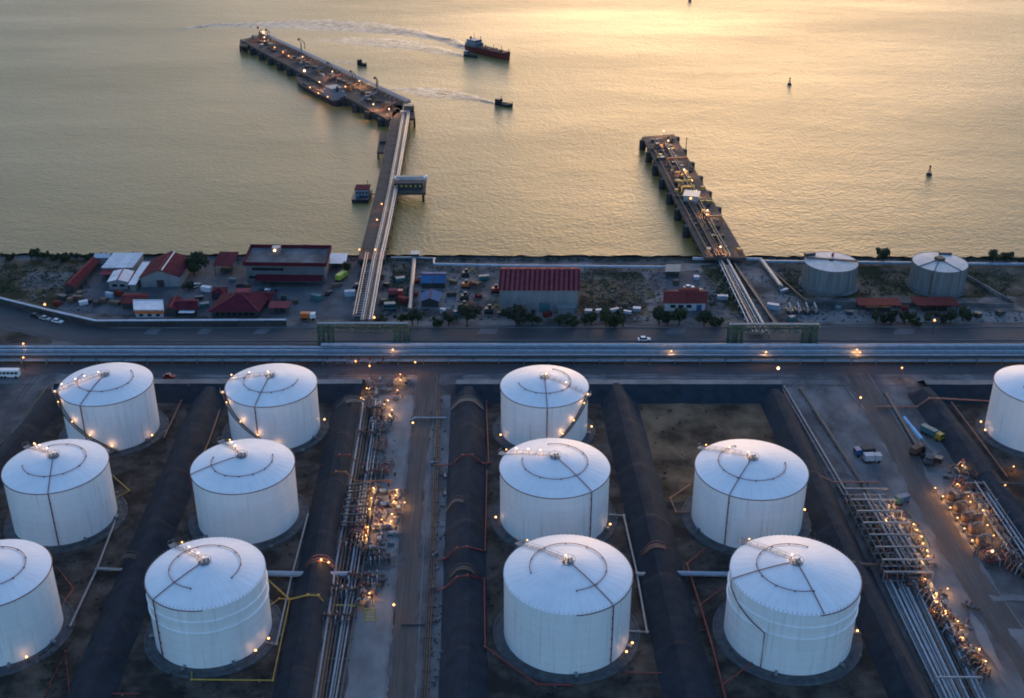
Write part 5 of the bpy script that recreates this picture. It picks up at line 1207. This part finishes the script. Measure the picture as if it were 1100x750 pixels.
vehicle('truck', 'small red tank wagon in the lot beside the trestle', 425, 318, 0, 6, 2.2, 2.4, 'red_paint', 'truck', cargo='red_roof_light')
vehicle('container', 'teal box container in the lot beside the trestle', 419, 333, .1, 4.5, 2.4, 2.6, 'teal', 'bus', cat='container')
vehicle('car', 'small red car on the service road behind the stair-fronted tank', 182, 406, 0, 4.2, 1.8, 1.7, 'red_paint')
for k, (x, y, m_) in enumerate(((500, 297, 'dark_steel'), (500, 309, 'orange'), (499, 322, 'dark_steel'), (498, 332, 'orange'), (525, 336, 'dark_steel'), (532, 314, 'red_paint'))):
    c = at(x, y); t = thing('digger', ('%s excavator-like machine %s' % (('black', 'bright orange', 'dark', 'small orange', 'dark', 'red')[k], ('with yellow boom, nearest the shore pipeline', 'in the row beside the blue sheds', 'between two orange ones beside the blue sheds', 'next to the big roadside tree', 'with yellow boom at the grey warehouse corner', 'close to the grey warehouse wall')[k])), 'machine', c)
    for s in (-1, 1): MB().box(c + Vector((0, s * 1.0, .45)), (3.4, .6, .9)).build('track', 'tyre', t)
    MB().box(c + UP * 1.5, (2.8, 2.2, 1.2)).build('body', m_, t); MB().box(c + Vector((.4, .5, 2.6)), (1.3, 1.2, 1.3)).build('cab', 'glass', t)
    MB().tube([c + Vector((1.2, -.4, 1.8)), c + Vector((3.0, -.4, 4.0)), c + Vector((4.6, -.4, 2.6)), c + Vector((4.8, -.4, .8))], [.3, .25, .2, .15], 5).build('boom', 'yellow_pipe' if k in (0, 4) else m_, t)
# crates and drums standing about the shore yards
def crate_things(lst, label, group):
    for i, (x, y) in enumerate(lst):
        c = at(x, y); g = random.Random(i * 13 + int(x)); t = thing('storage_crate', label, 'crate', c, group)
        l_, w_, h_ = g.uniform(1.6, 4.5), g.uniform(1.2, 2.2), g.uniform(1.0, 2.2); m_ = g.choice(('dark_wall', 'rust_steel', 'coping_blue', 'rust_red_roof', 'dark_steel', 'white_sheet', 'teal'))
        MB().box(c + UP * (h_ / 2 + .12), (l_, w_, h_)).build('box', m_, t); MB().box(c + UP * (h_ + .17), (l_ + .12, w_ + .12, .1)).build('lid', m_, t)
        for q in (-.35, .35): MB().box(c + Vector((q * l_, 0, .06)), (.2, w_, .12)).build('skid', 'bark', t)
        t.rotation_euler = (0, 0, g.uniform(-.5, .5))
crate_things([(68, 322), (76, 326), (84, 323), (90, 327), (97, 325), (104, 328), (112, 326), (118, 320), (124, 327), (86, 318), (128, 318), (62, 328)], 'low crate or scrap box in the clutter between the long red shed and white kiosk', 'crates by the long red shed')
crate_things([(214, 322), (220, 330), (222, 313), (258, 310), (265, 309), (305, 322), (318, 326), (340, 322), (362, 308), (376, 318), (345, 300), (250, 302)], 'crate standing about the paved yard around the hip-roofed building', 'crates in the paved yard')
crate_things([(408, 300), (415, 308), (430, 302), (433, 325), (412, 326), (447, 318), (448, 304), (485, 318), (487, 305), (510, 306), (514, 320), (520, 300), (492, 338), (476, 337), (540, 339), (560, 340), (588, 340), (632, 338), (646, 336), (660, 335), (674, 337), (684, 334)], 'crate or scrap heap on the bare lots around the blue sheds and grey warehouse', 'crates on the bare lots')
crate_things([(726, 306), (748, 300), (752, 316), (776, 322), (830, 332), (842, 314), (850, 345), (900, 333), (912, 338), (972, 334), (1036, 335), (1050, 340), (1074, 338)], 'crate standing between the gatehouse and the brick-red canopies', 'crates by the canopies')
# mobile crane with its boom lowered
c = at(999, 494); tip = at(971, 448, 5.5); t = thing('mobile_crane', 'mobile crane with a long lowered sky-blue boom over the outer lane', 'crane', c)
MB().box(c + UP * 1.0, (3, 8, .7), -.5).build('carrier', 'dark_steel', t); MB().box(c + Vector((1.5, -2.6, 1.9)), (2.4, 2.2, 1.6), -.5).build('cab', 'black_paint', t)
MB().box(c + Vector((0, 0, 2.0)), (2.6, 3.2, 1.6), -.5).build('turret', 'light_concrete', t)
for k in range(4):
    for s in (-1.4, 1.4): p = c + Matrix.Rotation(-.5, 3, 'Z') @ Vector((s, -3 + k * 2, .55)); MB().tube([p - Vector((.2, 0, 0)), p + Vector((.2, 0, 0))], .55, 10).build('wheel', 'tyre', t)
b0 = c + UP * 3.0
for k, (f0, f1, w_, m_) in enumerate(((0, .35, 1.0, 'light_concrete'), (.33, .7, .85, 'sky_blue_paint'), (.68, 1, .68, 'sky_blue_paint'))):
    MB().bar(lerp(b0, tip, f0), lerp(b0, tip, f1), w_).build('boom_section', m_, t)
vehicle('truck', 'yellow-cabbed truck with a teal body parked beside the lowered crane boom', 1000, 469, -.95, 8, 2.0, 2.0, 'yellow', 'truck', cargo='teal')
vehicle('truck', 'dark wrecked-looking truck at the foot of the crane', 985, 487, .6, 5.5, 2.2, 2.2, 'hull_dark', 'truck', cargo='rust_steel')

# ------------------------------------------------------------------ ships and boats
def ship(name, label, bow, stern, W_, hull, deck, house, hh, rel=.25, zdeck=2.2, masts=(), cargo=True, cat='ship'):
    b0, s0_ = at(*bow, -2.6), at(*stern, -2.6); d = b0 - s0_; Ln = d.length; d.normalize(); u = Vector((-d.y, d.x, 0))
    c = (b0 + s0_) / 2; c.z = -2.6; t = thing(name, label, cat, c)
    def P(x, y, z): return s0_ + d * (x * Ln) + u * (y * W_ / 2) + UP * z
    st = [(0, .78), (.06, .95), (.25, 1), (.7, 1), (.86, .72), (.95, .34), (1.0, .03)]
    mb = MB(); vs = []
    for x, y in st:
        sh = zdeck + (.9 * max(0, (x - .7) / .3) ** 2) * zdeck * .5
        for s in (-1, 1): vs += [P(x * (.985), y * s * .8, -1), P(x, y * s, sh)]
    n_ = len(st); fs = []
    for i in range(n_ - 1):
        a, b_ = i * 4, (i + 1) * 4; fs += [(a, b_, b_ + 1, a + 1), (a + 2, a + 3, b_ + 3, b_ + 2)]
    fs += [(0, 1, 3, 2)]; mb.add(vs, fs); mb.build('hull', hull, t)
    mb = MB(); dk = [v - UP * .35 for i, v in enumerate(vs) if i % 2]
    mb.add(dk, [(i * 2, (i + 1) * 2, (i + 1) * 2 + 1, i * 2 + 1) for i in range(n_ - 1)]); mb.build('deck', deck, t)
    rz = math.atan2(d.y, d.x); lv = 0
    for k, (l_, w_, h_) in enumerate(((.24, .86, 2.4), (.19, .76, 2.2), (.13, .66, 2.0))[:hh]):
        MB().box(P(.15, 0, zdeck + lv + h_ / 2), (l_ * Ln, w_ * W_, h_), rz).build('deckhouse', house, t)
        MB().box(P(.15 + l_ * .5, 0, zdeck + lv + h_ * .62), (.12, w_ * W_ * .9, h_ * .3), rz).build('window_band', 'glass', t)
        MB().box(P(.15, -w_ * .5, zdeck + lv + h_ * .62), (l_ * Ln * .9, .12, h_ * .3), rz).build('window_band', 'glass', t)
        lv += h_
    if hh > 1: MB().tube([P(.07, 0, zdeck), P(.07, 0, zdeck + lv + 1.6)], [.9, .7], 10).build('funnel', hull, t, True)
    for x, h_ in masts: MB().bar(P(x, 0, zdeck), P(x, 0, zdeck + h_), .3).build('mast', 'dark_steel', t)
    if cargo:
        for k in range(3): MB().box(P(.40 + k * .15, 0, zdeck + .3), (Ln * .12, W_ * .6, 1.0), rz).build('hatch', deck, t)
        MB().tube([P(.3, .05, zdeck + 1.2), P(.9, .05, zdeck + 1.2)], .25, 6).build('deck_pipe', 'rust_steel', t)
        for x, y in ((.35, .6), (.45, -.6), (.62, .6), (.78, -.45), (.55, .2)): MB().lathe([(.5, zdeck), (.5, zdeck + 1.3), (.1, zdeck + 1.7)], 8, P(x, y, 0) * 1).build('deck_vent', 'steel', t)
    mb = MB()
    for s in (-1, 1):
        for i in range(1, n_ - 1): mb.bar(vs[i * 4 + (1 if s < 0 else 3)] + UP * .8, vs[(i + 1) * 4 + (1 if s < 0 else 3)] + UP * .8, .12); mb.bar(vs[i * 4 + (1 if s < 0 else 3)], vs[i * 4 + (1 if s < 0 else 3)] + UP * .8, .12)
    mb.build('railing', 'dark_steel', t)
    return P
ship('cargo_ship', 'dark red-decked ship under way with blue-grey deckhouse at its stern', (548, 65), (503, 53.5), 9.5, 'hull_red', 'ship_deck', 'ship_house', 2, zdeck=4.2, masts=((.15, 9), (.31, 8), (.62, 4.5), (.8, 4.5), (.97, 4)))
P_ = ship('moored_tanker', 'small tanker moored along the angled berth, deck lit yellow', (320, 89), (367, 114), 11.5, 'hull_dark', 'rust_steel', 'ship_house', 3, zdeck=3.4, masts=((.3, 5), (.85, 4)))
lamps([(352, 104), (342, 100), (333, 94)], 'pale lamp by the deckhouse of the moored tanker', 'tanker deck lamps', 'orange', 'bulb_warm', 2.2, .38, 2)
ship('tug_boat', 'low dark tug trailing a wake beside the red-decked ship', (513, 62.5), (499, 60), 3.6, 'hull_dark', 'dark_wall', 'ship_house', 1, zdeck=1.4, masts=((.3, 4),), cargo=False, cat='boat')
ship('tug_boat', 'dark tug alone on the water trailing a long wake', (551, 115.5), (533, 112), 4.6, 'hull_dark', 'dark_wall', 'hull_dark', 1, zdeck=1.5, masts=((.3, 4.5),), cargo=False, cat='boat')
ship('tug_boat', 'tiny dark launch beyond the angled berth', (394, 71.5), (385, 69.5), 3.2, 'hull_dark', 'dark_wall', 'hull_dark', 1, zdeck=1.4, cargo=False, cat='boat')
c = at(389, 213, -2.6); t = thing('work_barge', 'blocky dark work barge with a red-topped cabin lying against the trestle', 'barge', c)
def bp(x, y, z): return c + Vector((x, y, z))
mb = MB(); mb.add([bp(x * (.9 if z < 0 else 1), y * (.93 if z < 0 else 1), z) for z in (-.8, 1.9) for x, y in ((-4.4, -7.5), (4.0, -7.5), (4.6, 7.0), (-3.8, 7.5))], [(3, 2, 1, 0), (4, 5, 6, 7), (0, 1, 5, 4), (1, 2, 6, 5), (2, 3, 7, 6), (3, 0, 4, 7)]); mb.build('hull', 'hull_dark', t)
MB().box(bp(.2, 2.2, 3.2), (6.6, 8, 2.6)).build('cabin', 'ship_house', t); MB().box(bp(.2, 3.0, 4.65), (7.4, 8, .35)).build('cabin_roof', 'red_roof', t)
for k in range(4): MB().box(bp(-2.2 + k * 1.6, -1.85, 3.5), (.9, .1, .8)).build('window', 'glass', t)
MB().box(bp(-1.6, -4.2, 2.5), (1.6, 1.6, 1.2)).build('crate', 'teal', t); MB().bar(bp(2.6, 4, 4.6), bp(2.6, 4, 8), .2).build('mast', 'dark_steel', t)
mb = MB()
for q in (-4.1, 4.1): mb.bar(bp(q, -7.3, 2.8), bp(q, 6.8, 2.8), .1); [mb.bar(bp(q, -7 + k * 2.3, 1.9), bp(q, -7 + k * 2.3, 2.8), .1) for k in range(6)]
mb.build('railing', 'dark_steel', t)
MB().box(bp(6.2, 0, 2.2), (5, 1.6, .25)).build('gangway', 'rust_steel', t)
for x, y, s, d in ((848, 91, .9, 'small dark channel buoy far out on the open water'), (998, 188, 1.0, 'dark channel buoy on the water beyond the two grey tanks'), (741, 1.5, 1.0, 'tiny dark buoy at the far edge of the water')):
    p = at(x, y, -2.6); t = thing('buoy', d, 'buoy', p)
    MB().lathe([(1.0 * s, -.5), (1.5 * s, 0), (1.5 * s, .9 * s), (.6 * s, 1.3 * s)], 12, p).build('float', 'hull_dark', t, True)
    mb = MB()
    for k in range(4): a = k * 1.57; mb.bar(p + Vector((math.cos(a) * s, math.sin(a) * s, s)), p + Vector((0, 0, 4.2 * s)), .2)
    mb.build('tower', 'hull_red', t); MB().lathe([(.2, 4.0 * s), (.6 * s, 4.3 * s), (.6 * s, 5.0 * s), (.1, 5.3 * s)], 8, p).build('topmark', 'hull_red', t)
# wakes: low real ridges of water behind the boats
def wake(label, pts, w0, w1, h, ridges=3):
    P = [at(x, y, -2.6) for x, y in pts]; path = []
    for a, b2 in zip(P[:-1], P[1:]):
        k = max(2, int((b2 - a).length / 5)); path += [lerp(a, b2, i / k) for i in range(k)]
    path.append(P[-1]); N = len(path); K = ridges * 6 + 1; mb = MB(); vs = []
    for i, p in enumerate(path):
        d = (path[min(i + 1, N - 1)] - path[max(0, i - 1)]).normalized(); u = Vector((-d.y, d.x, 0)); f = i / (N - 1)
        for j in range(K):
            s = j / (K - 1) * 2 - 1; env = (1 - s * s) * (1 - f) ** .6 * min(1, f * 20 + .3)
            wd = lerp(w0, w1, min(1, f / .55)) * (1 if f < .55 else max(.02, 1 - (f - .55) / .45)) * (1 + .35 * noise.noise(p * .06))
            vs.append(p + u * s * wd + UP * (.01 + h * env * (.5 + .5 * math.cos(s * math.pi * 2 * ridges)) * (.8 + .5 * noise.noise(p * .05))))
    mb.add(vs, [(i * K + j, i * K + j + 1, (i + 1) * K + j + 1, (i + 1) * K + j) for i in range(N - 1) for j in range(K - 1)])
    o = mb.build('wake', 'wake_foam', smooth=True); tag(o, label, 'wake'); o['kind'] = 'stuff'
wake('curving wake of ridged water behind the red-decked ship', [(503, 53), (480, 43), (440, 35), (390, 29), (330, 26), (230, 27), (180, 33)], 4, 20, .5, 3)
wake('wake ridge behind the tug beside the red-decked ship', [(499, 60.5), (470, 54), (430, 47), (370, 43), (330, 44)], 3, 16, .35, 2)
wake('long thin wake behind the lone tug', [(534, 112), (510, 106), (480, 101), (445, 97), (410, 95)], 2, 12, .35, 2)
wake('short wake behind the tiny launch', [(385, 69.5), (372, 67), (350, 65)], 1, 4, .2, 1)

# ------------------------------------------------------------------ rubble and litter on the bare ground
def rubble(nm, label, m_, areas, seed):
    g = random.Random(seed); mb = MB()
    for (x0, y0, x1, y1), k in areas:
        for i in range(k):
            p = at(g.uniform(x0, x1), g.uniform(y0, y1)); s_ = g.choice((.1, .15, .2, .3, .45)) * g.uniform(.8, 1.4)
            mb.box(p + UP * s_ * .3, (s_ * g.uniform(.7, 2.5), s_, s_ * g.uniform(.5, 1.1)), g.uniform(0, 3.1), g.uniform(-.2, .2))
    o = mb.build(nm, m_); tag(o, label, 'rubble'); o['kind'] = 'stuff'
AR = [((20, 300, 110, 335), 160), ((400, 285, 540, 345), 700), ((620, 290, 720, 345), 500), ((740, 290, 900, 345), 500), ((900, 335, 1100, 346), 200), ((384, 430, 425, 640), 120), ((462, 430, 480, 740), 120)]
rubble('rubble', 'pale rubble and litter scattered over yards and aprons', 'light_concrete', AR, 21)
rubble('rubble', 'dark scrap and stones scattered over yards and aprons', 'dark_wall', AR, 22)
rubble('rubble', 'dark stones scattered over the bund floors', 'soil', [((80, 430, 200, 560), 250), ((240, 450, 330, 600), 250), ((40, 600, 120, 745), 200), ((180, 720, 300, 748), 120), ((520, 430, 690, 748), 500), ((690, 430, 850, 560), 150), ((740, 560, 900, 748), 300)], 23)
